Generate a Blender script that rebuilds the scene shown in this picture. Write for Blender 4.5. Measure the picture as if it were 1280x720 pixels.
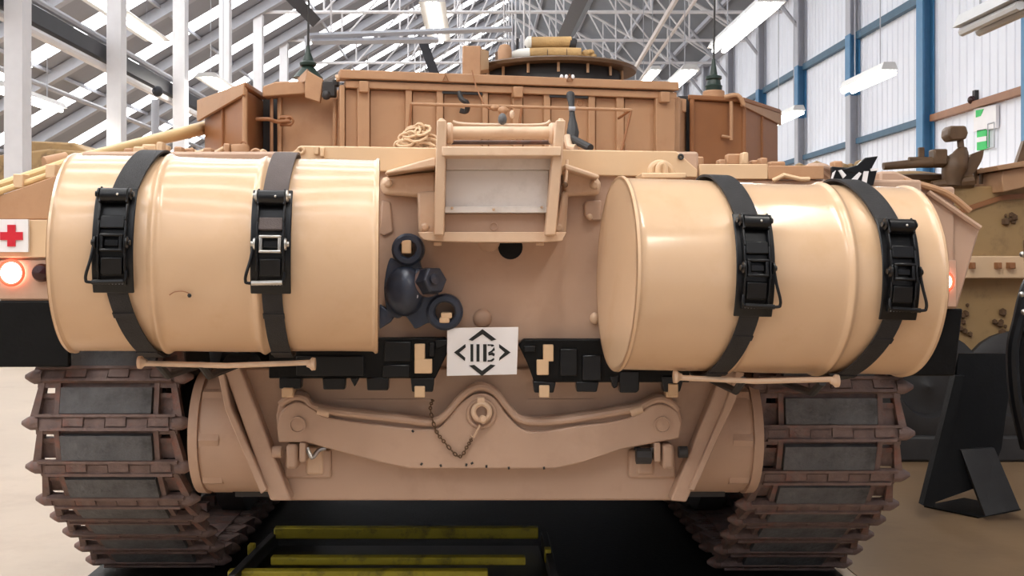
import bpy, bmesh, math, random
from mathutils import Vector, Matrix, Euler
for _o in list(bpy.data.objects):
    bpy.data.objects.remove(_o)
R = random.Random(7)
SC = bpy.context.scene
COL = SC.collection
# ------------------------------------------------------------------ camera
FPX, CX, CY, HC = 1400.0, 600.0, 322.0, 1.32
cam_d = bpy.data.cameras.new('camera')
cam = bpy.data.objects.new('camera', cam_d)
COL.objects.link(cam)
cam.location = (0, 0, HC)
cam.rotation_euler = (math.pi / 2, 0, 0)
cam_d.sensor_width = 36.0
cam_d.lens = FPX / 1280.0 * 36.0
cam_d.shift_x = (640 - CX) / 1280.0
cam_d.shift_y = (CY - 360) / 1280.0
cam_d.clip_start = 0.05
cam_d.clip_end = 500
SC.camera = cam
# ------------------------------------------------------------------ world (daylight that comes in through the unseen doorway behind the camera)
W = bpy.data.worlds.new('world')
SC.world = W
W.use_nodes = True
bg = W.node_tree.nodes['Background']
bg.inputs[0].default_value = (0.93, 0.97, 1.0, 1)
bg.inputs[1].default_value = 0.25
SC.view_settings.view_transform = 'Standard'
SC.view_settings.look = 'None'
SC.view_settings.gamma = 1.0
SC.view_settings.exposure = 0.0
SC.view_settings.use_curve_mapping = False
LAMP_GAIN = 1.0
# ------------------------------------------------------------------ helpers
def at(px, py, Y):
    return Vector(((px - CX) * Y / FPX, Y, HC + (CY - py) * Y / FPX))
def lin(c):
    c /= 255.0
    return c / 12.92 if c <= 0.04045 else ((c + 0.055) / 1.055) ** 2.4
def rgb(r, g, b):
    return (lin(r), lin(g), lin(b), 1.0)
def mat(name, col, rough=0.5, metal=0.0, var=0.12, scale=6.0, bump=0.0, bscale=60.0, coat=0.0, dirt=None, dirt_amt=0.0, dirt_scale=9.0, spec=0.5):
    m = bpy.data.materials.new(name)
    m.use_nodes = True
    nt = m.node_tree
    N, L = nt.nodes, nt.links
    b = N['Principled BSDF']
    b.inputs['Roughness'].default_value = rough
    b.inputs['Metallic'].default_value = metal
    b.inputs['Coat Weight'].default_value = coat
    b.inputs['Coat Roughness'].default_value = 0.12
    b.inputs['Specular IOR Level'].default_value = spec
    tc = N.new('ShaderNodeTexCoord')
    no = N.new('ShaderNodeTexNoise')
    no.inputs['Scale'].default_value = scale
    no.inputs['Detail'].default_value = 5
    L.new(tc.outputs['Object'], no.inputs['Vector'])
    rp = N.new('ShaderNodeValToRGB')
    rp.color_ramp.elements[0].position = 0.3
    rp.color_ramp.elements[1].position = 0.7
    rp.color_ramp.elements[0].color = (col[0] * (1 - var), col[1] * (1 - var), col[2] * (1 - var), 1)
    rp.color_ramp.elements[1].color = (min(1, col[0] * (1 + var)), min(1, col[1] * (1 + var)), min(1, col[2] * (1 + var)), 1)
    L.new(no.outputs['Fac'], rp.inputs['Fac'])
    out = rp.outputs['Color']
    if dirt is not None:
        n2 = N.new('ShaderNodeTexNoise')
        n2.inputs['Scale'].default_value = dirt_scale
        n2.inputs['Detail'].default_value = 8
        n2.inputs['Roughness'].default_value = 0.65
        L.new(tc.outputs['Object'], n2.inputs['Vector'])
        r2 = N.new('ShaderNodeValToRGB')
        r2.color_ramp.elements[0].position = 0.52
        r2.color_ramp.elements[1].position = 0.68
        r2.color_ramp.elements[0].color = (0, 0, 0, 1)
        r2.color_ramp.elements[1].color = (dirt_amt, dirt_amt, dirt_amt, 1)
        L.new(n2.outputs['Fac'], r2.inputs['Fac'])
        mx = N.new('ShaderNodeMix')
        mx.data_type = 'RGBA'
        L.new(r2.outputs['Color'], mx.inputs[0])
        L.new(out, mx.inputs[6])
        mx.inputs[7].default_value = dirt
        out = mx.outputs[2]
    L.new(out, b.inputs['Base Color'])
    if bump > 0:
        n3 = N.new('ShaderNodeTexNoise')
        n3.inputs['Scale'].default_value = bscale
        n3.inputs['Detail'].default_value = 4
        L.new(tc.outputs['Object'], n3.inputs['Vector'])
        bp = N.new('ShaderNodeBump')
        bp.inputs['Strength'].default_value = bump
        bp.inputs['Distance'].default_value = 0.01
        L.new(n3.outputs['Fac'], bp.inputs['Height'])
        L.new(bp.outputs['Normal'], b.inputs['Normal'])
    return m
def emit(name, col, s):
    m = bpy.data.materials.new(name)
    m.use_nodes = True
    N, L = m.node_tree.nodes, m.node_tree.links
    b = N['Principled BSDF']
    b.inputs['Base Color'].default_value = col
    b.inputs['Emission Color'].default_value = col
    b.inputs['Emission Strength'].default_value = s
    return m
class MB:
    def __init__(s):
        s.v = []; s.f = []
    def add(s, vs, fs):
        o = len(s.v)
        s.v += [Vector(v) for v in vs]
        s.f += [tuple(i + o for i in f) for f in fs]
        return s
    def box(s, c, d, m=None):
        c = Vector(c); x, y, z = [k / 2 for k in d]
        vs = [Vector(p) for p in ((-x,-y,-z),(x,-y,-z),(x,y,-z),(-x,y,-z),(-x,-y,z),(x,-y,z),(x,y,z),(-x,y,z))]
        if m is not None: vs = [m @ v for v in vs]
        return s.add([c + v for v in vs], [(3,2,1,0),(4,5,6,7),(0,1,5,4),(1,2,6,5),(2,3,7,6),(3,0,4,7)])
    def bx(s, lo, hi):
        lo, hi = Vector(lo), Vector(hi)
        return s.box((lo + hi) / 2, (abs(hi.x-lo.x), abs(hi.y-lo.y), abs(hi.z-lo.z)))
    def bpx(s, x0, y0, x1, y1, Y, t):
        # box whose near face stands at depth Y and spans those rays, t thick away from the camera
        a, b = at(x0, y0, Y), at(x1, y1, Y)
        return s.bx((a.x, Y, b.z), (b.x, Y + t, a.z))
    def prism(s, pts, vec):
        pts = [Vector(p) for p in pts]; vec = Vector(vec); n = len(pts)
        nrm = Vector((0,0,0))
        for i in range(n):
            nrm += pts[i].cross(pts[(i+1) % n])
        if nrm.dot(vec) > 0: pts.reverse()
        fs = [tuple(range(n)), tuple(range(2*n-1, n-1, -1))]
        for i in range(n):
            j = (i+1) % n
            fs.append((i, i + n, j + n, j))
        return s.add(pts + [p + vec for p in pts], fs)
    def ppx(s, pts, Y, t):
        return s.prism([at(x, y, Y) for x, y in pts], (0, t, 0))
    def tube(s, path, r, n=8, closed=False, caps=True):
        P = [Vector(p) for p in path]; m = len(P)
        rr = r if isinstance(r, (list, tuple)) else [r] * m
        T = []
        for i in range(m):
            if closed: t = P[(i+1) % m] - P[i-1]
            else: t = P[min(i+1, m-1)] - P[max(i-1, 0)]
            T.append(t.normalized())
        up = Vector((0,0,1)) if abs(T[0].z) < 0.9 else Vector((1,0,0))
        u = T[0].cross(up).normalized(); vs = []
        for i in range(m):
            u = (u - T[i] * u.dot(T[i])).normalized(); w = T[i].cross(u)
            for k in range(n):
                a = 2 * math.pi * k / n
                vs.append(P[i] + (u * math.cos(a) + w * math.sin(a)) * rr[i])
        fs = []
        for i in range(m if closed else m - 1):
            j = (i+1) % m
            for k in range(n):
                q = (k+1) % n
                fs.append((i*n+k, i*n+q, j*n+q, j*n+k))
        if caps and not closed:
            fs.append(tuple(range(n-1, -1, -1))); fs.append(tuple((m-1)*n + k for k in range(n)))
        return s.add(vs, fs)
    def cyl(s, a, b, r, n=16, r2=None):
        return s.tube([a, b], [r, r if r2 is None else r2], n)
    def lathe(s, o, ax, prof, n=32, open_ends=False):
        # prof: (t along axis, radius)
        o = Vector(o); ax = Vector(ax).normalized()
        up = Vector((0,0,1)) if abs(ax.z) < 0.9 else Vector((0,1,0))
        u = ax.cross(up).normalized(); w = ax.cross(u); vs = []; m = len(prof)
        for t, r in prof:
            for k in range(n):
                a = 2*math.pi*k/n
                vs.append(o + ax*t + (u*math.cos(a) + w*math.sin(a))*r)
        fs = []
        for i in range(m - 1):
            for k in range(n):
                q = (k+1) % n
                fs.append((i*n+k, i*n+q, (i+1)*n+q, (i+1)*n+k))
        if prof[0][1] > 1e-4 and not open_ends: fs.append(tuple(range(n-1, -1, -1)))
        if prof[-1][1] > 1e-4 and not open_ends: fs.append(tuple((m-1)*n+k for k in range(n)))
        return s.add(vs, fs)
    def ring(s, o, ax, r, t, n=24, m=8):
        o = Vector(o); ax = Vector(ax).normalized()
        up = Vector((0,0,1)) if abs(ax.z) < 0.9 else Vector((0,1,0))
        u = ax.cross(up).normalized(); w = ax.cross(u)
        return s.tube([o + (u*math.cos(2*math.pi*k/n) + w*math.sin(2*math.pi*k/n))*r for k in range(n)], t, m, closed=True)
    def ball(s, c, r, n=16, sq=(1,1,1)):
        c = Vector(c); m = n // 2
        vs = []; fs = []
        for i in range(1, m):
            p = math.pi*i/m
            for k in range(n):
                a = 2*math.pi*k/n
                vs.append(c + Vector((math.sin(p)*math.cos(a)*r*sq[0], math.sin(p)*math.sin(a)*r*sq[1], math.cos(p)*r*sq[2])))
        for i in range(m-2):
            for k in range(n):
                q = (k+1) % n
                fs.append((i*n+k, (i+1)*n+k, (i+1)*n+q, i*n+q))
        t = len(vs); vs += [c + Vector((0,0,r*sq[2])), c - Vector((0,0,r*sq[2]))]
        for k in range(n):
            q = (k+1) % n
            fs.append((t, k, q)); fs.append((t+1, (m-2)*n+q, (m-2)*n+k))
        return s.add(vs, fs)
    def xf(s, M):
        s.v = [M @ v for v in s.v]; return s
MW = {}
def base(px_or_loc, name, parent=None, rot=None):
    o = bpy.data.objects.new(name, None); COL.objects.link(o)
    M = Matrix.Translation(Vector(px_or_loc))
    if rot is not None: M = M @ rot.to_4x4()
    o.matrix_world = M; o.location = M.to_translation(); o.rotation_euler = M.to_euler()
    o.empty_display_size = 0.1
    MW[o] = M
    return o
def mesh(name, mb, m, smooth=35.0):
    me = bpy.data.meshes.new(name)
    me.from_pydata([tuple(v) for v in mb.v], [], mb.f)
    me.update()
    b = bmesh.new(); b.from_mesh(me)
    bmesh.ops.recalc_face_normals(b, faces=b.faces)
    b.to_mesh(me); b.free()
    if smooth:
        me.shade_smooth(); me.set_sharp_from_angle(angle=math.radians(smooth))
    me.materials.append(m)
    return me
def obj(name, mb, m, parent=None, bev=0.0, seg=2, smooth=35.0, local=False, kind=None, label=None):
    """Link mb as ONE mesh object. Vertices are world ones unless local (then in the parent's frame)."""
    PM = MW[parent] if parent is not None else Matrix.Identity(4)
    if not local and parent is not None:
        inv = PM.inverted(); mb.v = [inv @ v for v in mb.v]
    xs = [v.x for v in mb.v]; ys = [v.y for v in mb.v]; zs = [v.z for v in mb.v]
    c = Vector(((min(xs)+max(xs))/2, (min(ys)+max(ys))/2, (min(zs)+max(zs))/2))
    mb.v = [v - c for v in mb.v]
    me = mesh(name, mb, m, smooth)
    o = bpy.data.objects.new(name, me); COL.objects.link(o)
    o.location = c
    if parent is not None: o.parent = parent
    MW[o] = PM @ Matrix.Translation(c)
    if bev > 0:
        md = o.modifiers.new('bevel', 'BEVEL'); md.width = bev; md.segments = seg; md.limit_method = 'ANGLE'; md.angle_limit = math.radians(40)
        md.harden_normals = False
    if kind: o['kind'] = kind
    if label: o['label'] = label
    return o
def put(name, me, parent, loc, rot=None, local=True):
    """another object that shares the mesh data me"""
    o = bpy.data.objects.new(name, me); COL.objects.link(o)
    if parent is not None: o.parent = parent
    o.location = loc
    if rot is not None: o.rotation_euler = rot
    MW[o] = (MW[parent] if parent is not None else Matrix.Identity(4)) @ Matrix.Translation(Vector(loc))
    return o
def tag(o, label, cat, group=None, kind=None):
    o['label'] = label; o['category'] = cat
    if group: o['group'] = group
    if kind: o['kind'] = kind
    return o
def smoothpath(pts, k=4):
    P = [Vector(p) for p in pts]; out = []
    for i in range(len(P)-1):
        a, b, c, d = P[max(i-1,0)], P[i], P[i+1], P[min(i+2, len(P)-1)]
        for j in range(k):
            t = j/k
            out.append(0.5*((2*b) + (c-a)*t + (2*a-5*b+4*c-d)*t*t + (3*b-a-3*c+d)*t**3))
    out.append(P[-1]); return out
def spl2(pts, k=4):
    return [(p.x, p.y) for p in smoothpath([(x, y, 0) for x, y in pts], k)]
def arc(cx, cy, r, a0, a1, n=10):
    return [(cx + r*math.cos(math.radians(a0 + (a1-a0)*i/n)), cy - r*math.sin(math.radians(a0 + (a1-a0)*i/n))) for i in range(n+1)]
# ------------------------------------------------------------------ materials
M = {}
M['drum'] = mat('drum_tan_gloss', rgb(210, 176, 142), 0.24, var=0.03, scale=3, coat=0.35, dirt=rgb(190, 150, 105), dirt_amt=0.25, dirt_scale=5)
M['hull'] = mat('hull_pinkish_tan', rgb(184, 153, 131), 0.44, var=0.07, scale=2.2, bump=0.06, bscale=25, dirt=rgb(160, 130, 110), dirt_amt=0.4, dirt_scale=4)
M['lip'] = mat('cream_tan_paint', rgb(212, 180, 144), 0.45, var=0.05, scale=4)
M['turret'] = mat('turret_brown_tan', rgb(178, 137, 102), 0.5, var=0.06, scale=3, dirt=rgb(160, 114, 82), dirt_amt=0.5, dirt_scale=5)
M['bin'] = mat('bin_brown', rgb(148, 98, 60), 0.5, var=0.08, scale=4, dirt=rgb(130, 84, 52), dirt_amt=0.5, dirt_scale=4)
M['cast'] = mat('travel_lock_cream', rgb(212, 182, 154), 0.4, var=0.05, scale=9, dirt=rgb(190, 150, 118), dirt_amt=0.4)
M['grey_plate'] = mat('pale_grey_plate', rgb(222, 214, 208), 0.4, var=0.03, scale=5, dirt=rgb(180, 170, 160), dirt_amt=0.4)
M['black'] = mat('black_rubber', rgb(8, 8, 9), 0.5, var=0.3, scale=20, bump=0.15, spec=0.2)
M['blackpaint'] = mat('black_enamel', rgb(14, 15, 18), 0.28, var=0.2, scale=8, spec=0.35)
M['strap'] = mat('black_webbing', rgb(30, 28, 30), 0.65, var=0.25, scale=30, bump=0.3, bscale=250)
M['strap_worn'] = mat('faded_webbing', rgb(88, 78, 76), 0.75, var=0.12, scale=12, bump=0.3, bscale=250)
M['buckle'] = mat('buckle_black', rgb(20, 20, 22), 0.3, metal=0.3, var=0.3, scale=30)
M['steel'] = mat('bare_steel', rgb(190, 186, 180), 0.3, metal=0.9, var=0.1, scale=20)
M['bluecast'] = mat('blue_black_casting', rgb(48, 56, 72), 0.3, metal=0.2, var=0.3, scale=14, bump=0.12, bscale=40, dirt=rgb(70, 60, 56), dirt_amt=0.5, dirt_scale=14)
M['rust'] = mat('rusty_track_steel', rgb(116, 96, 90), 0.6, metal=0.1, var=0.2, scale=25, bump=0.3, bscale=80, dirt=rgb(140, 84, 66), dirt_amt=0.6, dirt_scale=14)
M['rubber'] = mat('worn_track_rubber', rgb(98, 98, 100), 0.8, var=0.25, scale=18, bump=0.5, bscale=60, dirt=rgb(44, 42, 42), dirt_amt=0.7, dirt_scale=9)
M['dark'] = mat('dark_steel', rgb(46, 44, 44), 0.6, var=0.2, scale=10)
M['white'] = mat('white_paint', rgb(232, 230, 232), 0.4, var=0.02)
M['ink'] = mat('black_print', rgb(18, 22, 22), 0.5, var=0.05)
M['red'] = mat('red_print', rgb(200, 24, 44), 0.5, var=0.05)
M['green'] = mat('green_print', rgb(30, 190, 90), 0.5, var=0.05)
M['darklens'] = mat('dark_red_lens', rgb(48, 12, 14), 0.15, var=0.1)
M['hot'] = emit('lit_bulb', (1.0, 0.86, 0.74, 1), 9.0)
M['redglow'] = emit('lit_red_rim', (1.0, 0.07, 0.03, 1), 1.6)
M['yellow'] = mat('yellow_paint', rgb(176, 158, 40), 0.45, var=0.1, scale=12, dirt=rgb(80, 72, 30), dirt_amt=0.7, dirt_scale=16)
M['canvas'] = mat('tan_canvas', rgb(186, 150, 100), 0.8, var=0.15, scale=14, bump=0.4, bscale=60)
M['cloth'] = mat('white_cloth', rgb(225, 222, 215), 0.8, var=0.05)
M['barrel'] = mat('yellow_tan_tube', rgb(222, 190, 138), 0.42, var=0.06)
M['olive'] = mat('dirty_olive_tan', rgb(158, 128, 86), 0.6, var=0.12, scale=2, dirt=rgb(84, 62, 42), dirt_amt=0.7, dirt_scale=3)
M['gun'] = mat('brown_gun_metal', rgb(96, 72, 50), 0.5, var=0.25, scale=10)
M['antgreen'] = mat('dark_green_rubber', rgb(30, 48, 40), 0.4, var=0.2)
M['steelwhite'] = mat('white_steelwork', rgb(226, 224, 226), 0.5, var=0.03)
M['steelgrey'] = mat('grey_steelwork', rgb(176, 178, 186), 0.5, var=0.04)
M['blue'] = mat('blue_steelwork', rgb(70, 126, 168), 0.45, var=0.06)
M['railblue'] = mat('teal_rail', rgb(56, 92, 116), 0.5, var=0.08)
M['railbrown'] = mat('brown_rail', rgb(150, 104, 72), 0.5, var=0.08)
M['clad'] = mat('white_cladding', rgb(230, 234, 244), 0.45, var=0.03, scale=0.8)
M['sheet'] = mat('grey_roof_sheet', rgb(150, 152, 160), 0.6, var=0.08, scale=0.8)
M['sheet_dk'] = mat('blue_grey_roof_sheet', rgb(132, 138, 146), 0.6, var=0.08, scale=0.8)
M['roofdk'] = mat('dark_duct', rgb(44, 44, 50), 0.5, var=0.1)
M['sky_pane'] = emit('daylit_skylight', (0.96, 0.98, 1.0, 1), 8.0)
M['tube'] = emit('lit_fluorescent', (1.0, 0.97, 0.9, 1), 14.0)
M['fit'] = mat('lamp_housing', rgb(205, 205, 205), 0.4, var=0.03)
M['brick'] = mat('pale_blockwork', rgb(190, 186, 180), 0.8, var=0.06)
def floor_mat():
    m = mat('concrete_floor', rgb(186, 166, 144), 0.45, var=0.07, scale=0.9, dirt=rgb(150, 124, 100), dirt_amt=0.35, dirt_scale=1.6, bump=0.12, bscale=14)
    return m
M['floor'] = floor_mat()
M['floor_brown_shade'] = mat('brown_floor_and_shade', rgb(138, 112, 84), 0.4, var=0.08, scale=1.2, dirt=rgb(104, 82, 62), dirt_amt=0.4, dirt_scale=1.6, bump=0.1, bscale=14)  # brown floor tone with the right side's shade put into the colour
M['mud'] = mat('dark_mud', rgb(92, 68, 46), 0.8, var=0.2, scale=14)
# ================================================================== THE SETTING: a long steel-framed hall
XL, XR, XW, XC = -14.0, 1.3, 8.28, -6.07        # low eave, ridge, right wall, column row
YB, YE = -7.0, 76.0
def zl(x): return 11.8 + 0.59 * x if x <= XR else 12.57 - 0.59 * (x - XR)
ZEAVE = zl(XW)
fl = MB(); fl.bx((XL - 0.2, YB - 8, -0.2), (XW + 0.2, YE, 0.0))
o = obj('floor', fl, M['floor']); tag(o, 'pale beige concrete hall floor under the armoured vehicles', 'floor', kind='structure')
obj_floor_shade = obj('floor_brown_shade', MB().bx((1.56, -3.0, 0.0), (XW, YE, 0.004)), M['floor_brown_shade'], o)  # strip whose darker brown is partly floor colour, partly painted-in shade
# --- roof
def slab(x0, x1, y0, y1, t, dz=0.0):
    pts = [(x0, 0, zl(x0) + dz), (x1, 0, zl(x1) + dz), (x1, 0, zl(x1) + dz + t), (x0, 0, zl(x0) + dz + t)]
    return MB().prism([(p[0], y0, p[2]) for p in pts], (0, y1 - y0, 0))
ceil = obj('ceiling', MB().prism([(XR - 0.25, YB, zl(XR) + 0.02), (XR + 0.25, YB, zl(XR) + 0.02), (XR, YB, zl(XR) + 0.25)], (0, YE - YB, 0)), M['sheet'])
tag(ceil, 'grey pitched sheet roof with daylit strips and white steel trusses', 'roof', kind='structure')
strip0, pitch, sw = 25.4, 3.9, 0.85
ks = list(range(-8, 14))
for k in ks:
    y = strip0 + pitch * k
    obj('roof_sheet', slab(XL, XR, y + sw/2, y + pitch - sw/2, 0.05), M['sheet'], ceil)
    obj('skylight', slab(XL, XR, y - sw/2, y + sw/2, 0.04), M['sky_pane'], ceil)
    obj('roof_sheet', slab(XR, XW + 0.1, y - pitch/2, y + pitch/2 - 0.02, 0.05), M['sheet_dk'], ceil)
    # rafter under each bay and a lighter flashing beside the strip
    obj('rafter', slab(XL, XR, y + 1.15, y + 1.4, 0.3, -0.32), M['steelgrey'], ceil)
for i in range(6):
    x = XL + 1.2 + i * 2.6
    obj('purlin', MB().bx((x - 0.03, YB, zl(x) - 0.10), (x + 0.03, YE, zl(x) - 0.02)), M['steelgrey'], ceil)
for i in range(4):
    x = XR + 1.2 + i * 1.6
    obj('purlin', MB().bx((x - 0.05, YB, zl(x) - 0.16), (x + 0.05, YE, zl(x) - 0.02)), M['steelgrey'], ceil)
# trusses of thin white rods between the column row and the right wall
ZT = 8.05
def truss_mesh():
    m = MB()
    m.cyl((XC, 0, ZT), (XW, 0, ZT), 0.05, 6)
    m.cyl((XC, 0, zl(XC) - 0.2), (XR, 0, zl(XR) - 0.25), 0.06, 6)
    m.cyl((XR, 0, zl(XR) - 0.25), (XW, 0, zl(XW) - 0.2), 0.06, 6)
    return m
tm = None; sm = {}
webs = []
nx = 8
for i in range(nx):
    xa = XC + (XW - XC) * i / nx; xb = XC + (XW - XC) * (i + 1) / nx
    webs.append(((xa, 0, ZT), (xb, 0, zl(xb) - 0.25)) if xb <= XR + 0.5 else ((xa, 0, zl(xa) - 0.25), (xb, 0, ZT)))
    if i: webs.append(((xa, 0, ZT), (xa, 0, zl(xa) - 0.25)))
wm = []
for a, b in webs:
    wm.append(mesh('strut', MB().cyl(a, b, 0.03, 6), M['steelwhite']))
tme = mesh('truss', truss_mesh(), M['steelwhite'])
for k in range(-1, 13):
    y = 14.7 + 4.0 * k
    t = put('truss', tme, ceil, Vector((0, y, 0)) - MW[ceil].to_translation())
    for me in wm: put('strut', me, t, (0, 0, 0))
# dark ducts and a hung frame under the trusses
def seg(name, p, q, w, m, parent):
    return obj(name, MB().tube([p, q], w, 4), m, parent)
duct = obj('roof_duct', MB().tube([at(748, -40, 15), at(708, 44, 21)], 0.16, 4), M['roofdk']); tag(duct, 'dark square duct running along the roof right of its ridge', 'duct', kind='structure')
d2 = obj('roof_duct', MB().tube([at(355, -14, 18), at(391, 24, 21)], 0.15, 4), M['roofdk']); tag(d2, 'short dark duct high up beside the hanging left antenna', 'duct', kind='structure')
hf = MB(); hf.tube([at(384, 45, 20), at(640, 36, 20)], 0.055, 4); hf.tube([at(390, 52, 20), at(548, 50, 20)], 0.06, 4)
hf = obj('hung_frame', hf, M['steelgrey'])
tag(hf, 'pale steel frame hung under the roof above the turret', 'frame', kind='structure')
obj('frame_leg', MB().tube([at(384, 45, 20), at(386, 110, 20)], 0.05, 4), M['steelgrey'], hf)
obj('frame_panel', MB().ppx([(523, 53), (535, 53), (549, 92), (537, 92)], 20, 0.1), M['roofdk'], hf)
for px, y0, y1 in ((414, -30, 45), (655, -40, 60), (662, -40, 60), (630, 0, 40)):
    obj('hanger_rod', MB().tube([at(px, y0, 20), at(px, y1, 20)], 0.018, 6), M['steelwhite'], hf)
cb = MB(); cb.tube([at(862, -30, 16), at(790, 92, 24)], 0.05, 6); cb.tube([at(890, -30, 16), at(800, 100, 24)], 0.03, 6)
cb = obj('cable_tray', cb, M['steelwhite']); tag(cb, 'thin pale cable tray running along the right roof slope', 'cable tray', kind='structure')
# --- columns in the left row, with the long valley beam
ordn = ['nearest', 'second', 'third', 'fourth', 'fifth', 'sixth', 'seventh', 'eighth', 'ninth', 'tenth', 'eleventh', 'twelfth']
def column_mb(x, y, z0, z1, w, d):
    m = MB()
    m.bx((x - w/2, y - d/2, z0), (x - w/2 + 0.03, y + d/2, z1)); m.bx((x + w/2 - 0.03, y - d/2, z0), (x + w/2, y + d/2, z1))
    m.bx((x - w/2 + 0.02, y - 0.03, z0), (x + w/2 - 0.02, y + 0.03, z1))
    return m
for k in range(9):
    y = 14.7 + 4.0 * k
    c = obj('column', MB().bx((XC - 0.12, y - 0.14, 0), (XC + 0.12, y - 0.10, zl(XC) - 0.25)), M['steelwhite'])
    obj('flange', MB().bx((XC + 0.08, y - 0.099, 0), (XC + 0.12, y + 0.16, zl(XC) - 0.25)), M['steelwhite'], c)
    obj('flange', MB().bx((XC - 0.12, y - 0.099, 0), (XC - 0.08, y + 0.16, zl(XC) - 0.25)), M['steelwhite'], c)
    obj('base_plate', MB().bx((XC - 0.3, y - 0.28, 0), (XC + 0.3, y + 0.3, 0.03)), M['steelgrey'], c)
    tag(c, 'white steel column, %s one of the row left of the turret' % ordn[k], 'column', 'white columns of the left row', kind='structure')
vb = obj('valley_beam', MB().bx((XC - 0.34, 4, 4.62), (XC - 0.18, YE, 4.86)), M['roofdk'])
tag(vb, 'dark beam with pale pipes running along the left column row', 'beam', kind='structure')
obj('pipe', MB().tube([(XC - 0.26, 4, 4.52), (XC - 0.26, YE, 4.52)], 0.07, 8), M['steelwhite'], vb)
obj('pipe', MB().tube([(XC - 1.5, 4, 4.3), (XC - 1.5, YE, 4.3)], 0.05, 8), M['steelgrey'], vb)
obj('pipe', MB().tube([(XC - 0.26, 4, 4.98), (XC - 0.26, YE, 4.98)], 0.06, 8), M['steelgrey'], vb)
# far and side walls
tag(obj('wall_left', MB().bx((XL - 0.2, YB, 0), (XL, YE, zl(XL))), M['brick']), 'low pale side wall under the left eave', 'wall', kind='structure')
g = MB().prism([(XL, YE, 0), (XW, YE, 0), (XW, YE, zl(XW)), (XR, YE, zl(XR)), (XL, YE, zl(XL))], (0, 0.2, 0))
tag(obj('wall_far', g, M['clad']), 'far pale gable wall at the end of the hall', 'wall', kind='structure')
wb = MB()
for x0, x1 in ((XL, -10.0), (0.8, XW)): wb.bx((x0, YB - 0.2, 0), (x1, YB, 3.5))  # opening shaped for light from the left, solid on the right for shade
wb.prism([(XL, YB, 5.2), (XL, YB, 3.5), (-10, YB, 3.5), (-10, YB, 5.0), (0.8, YB, 5.0), (0.8, YB, 3.5), (XW, YB, 3.5), (XW, YB, zl(XW)), (XR, YB, zl(XR)), (-11, YB, 5.3)], (0, -0.2, 0))
tag(obj('wall_back_unseen', wb, M['clad']), 'unseen gable wall behind the camera, its wide doorway shaped to let light in from the left', 'wall', kind='structure')
# --- right wall: columns, rails and cladding bays of ribbed sheet
wr = obj('wall_right', MB().bx((XW + 0.02, YB, 0), (XW + 0.2, YE, ZEAVE + 0.1)), M['steelgrey'])
tag(wr, 'tall right wall of pale ribbed cladding framed by blue steel', 'wall', kind='structure')
Z1, Z2 = 3.85, 6.14
cols = [20.5 + 4.0 * k for k in range(-4, 14)]
for i, y in enumerate(cols):
    blue_all = (i == 4)
    lo = 0 if blue_all else 4.86
    if blue_all or i < 4:
        obj('wall_column', column_mb(XW - 0.13, y, 0, ZEAVE, 0.22, 0.3), M['blue'], wr)
    else:
        obj('wall_column', column_mb(XW - 0.13, y, 0, 4.86, 0.22, 0.3), M['steelgrey'], wr)
        obj('wall_column', column_mb(XW - 0.13, y, 4.86, Z2 + 0.05, 0.23, 0.32), M['blue'], wr)
        obj('wall_column', column_mb(XW - 0.13, y, Z2 + 0.05, ZEAVE, 0.22, 0.3), M['steelgrey'], wr)
    if i + 1 < len(cols):
        y2 = cols[i + 1]
        rm = M['railbrown'] if i < 4 else M['railblue']
        obj('rail', MB().bx((XW - 0.12, y + 0.17, Z1 - 0.06), (XW - 0.01, y2 - 0.17, Z1 + 0.06)), rm, wr)
        obj('rail', MB().bx((XW - 0.12, y + 0.17, Z2 - 0.08), (XW - 0.01, y2 - 0.17, Z2 + 0.08)), M['railblue'] if i >= 3 else M['blue'], wr)
        for za, zb in ((0, Z1), (Z1, Z2), (Z2, ZEAVE)):
            p = MB(); n = 14 if i < 6 else 7
            # ribbed sheet: trapezoid profile swept upwards
            prof = []
            for q in range(n):
                a = y + (y2 - y) * q / n; w = (y2 - y) / n
                prof += [(XW - 0.005, a), (XW - 0.005, a + w*0.78), (XW - 0.022, a + w*0.84), (XW - 0.022, a + w*0.94)]
            prof.append((XW - 0.005, y2))
            vs = [(u, v, za) for u, v in prof] + [(u, v, zb) for u, v in prof]
            m_ = len(prof)
            p.add(vs, [(t, t+1, m_+t+1, m_+t) for t in range(m_-1)])
            obj('cladding_sheet', p, M['clad'], wr, smooth=None)
eb = obj('eaves_beam', MB().bx((XW - 0.35, YB, ZEAVE - 0.25), (XW - 0.02, YE, ZEAVE - 0.02)), M['steelgrey'], wr)
for i in range(4, 12):
    y = cols[i]
    obj('brace', MB().tube([(XW - 0.2, y, 7.2), (XW - 1.6, y, 9.0)], 0.05, 6), M['steelgrey'], wr)
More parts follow.
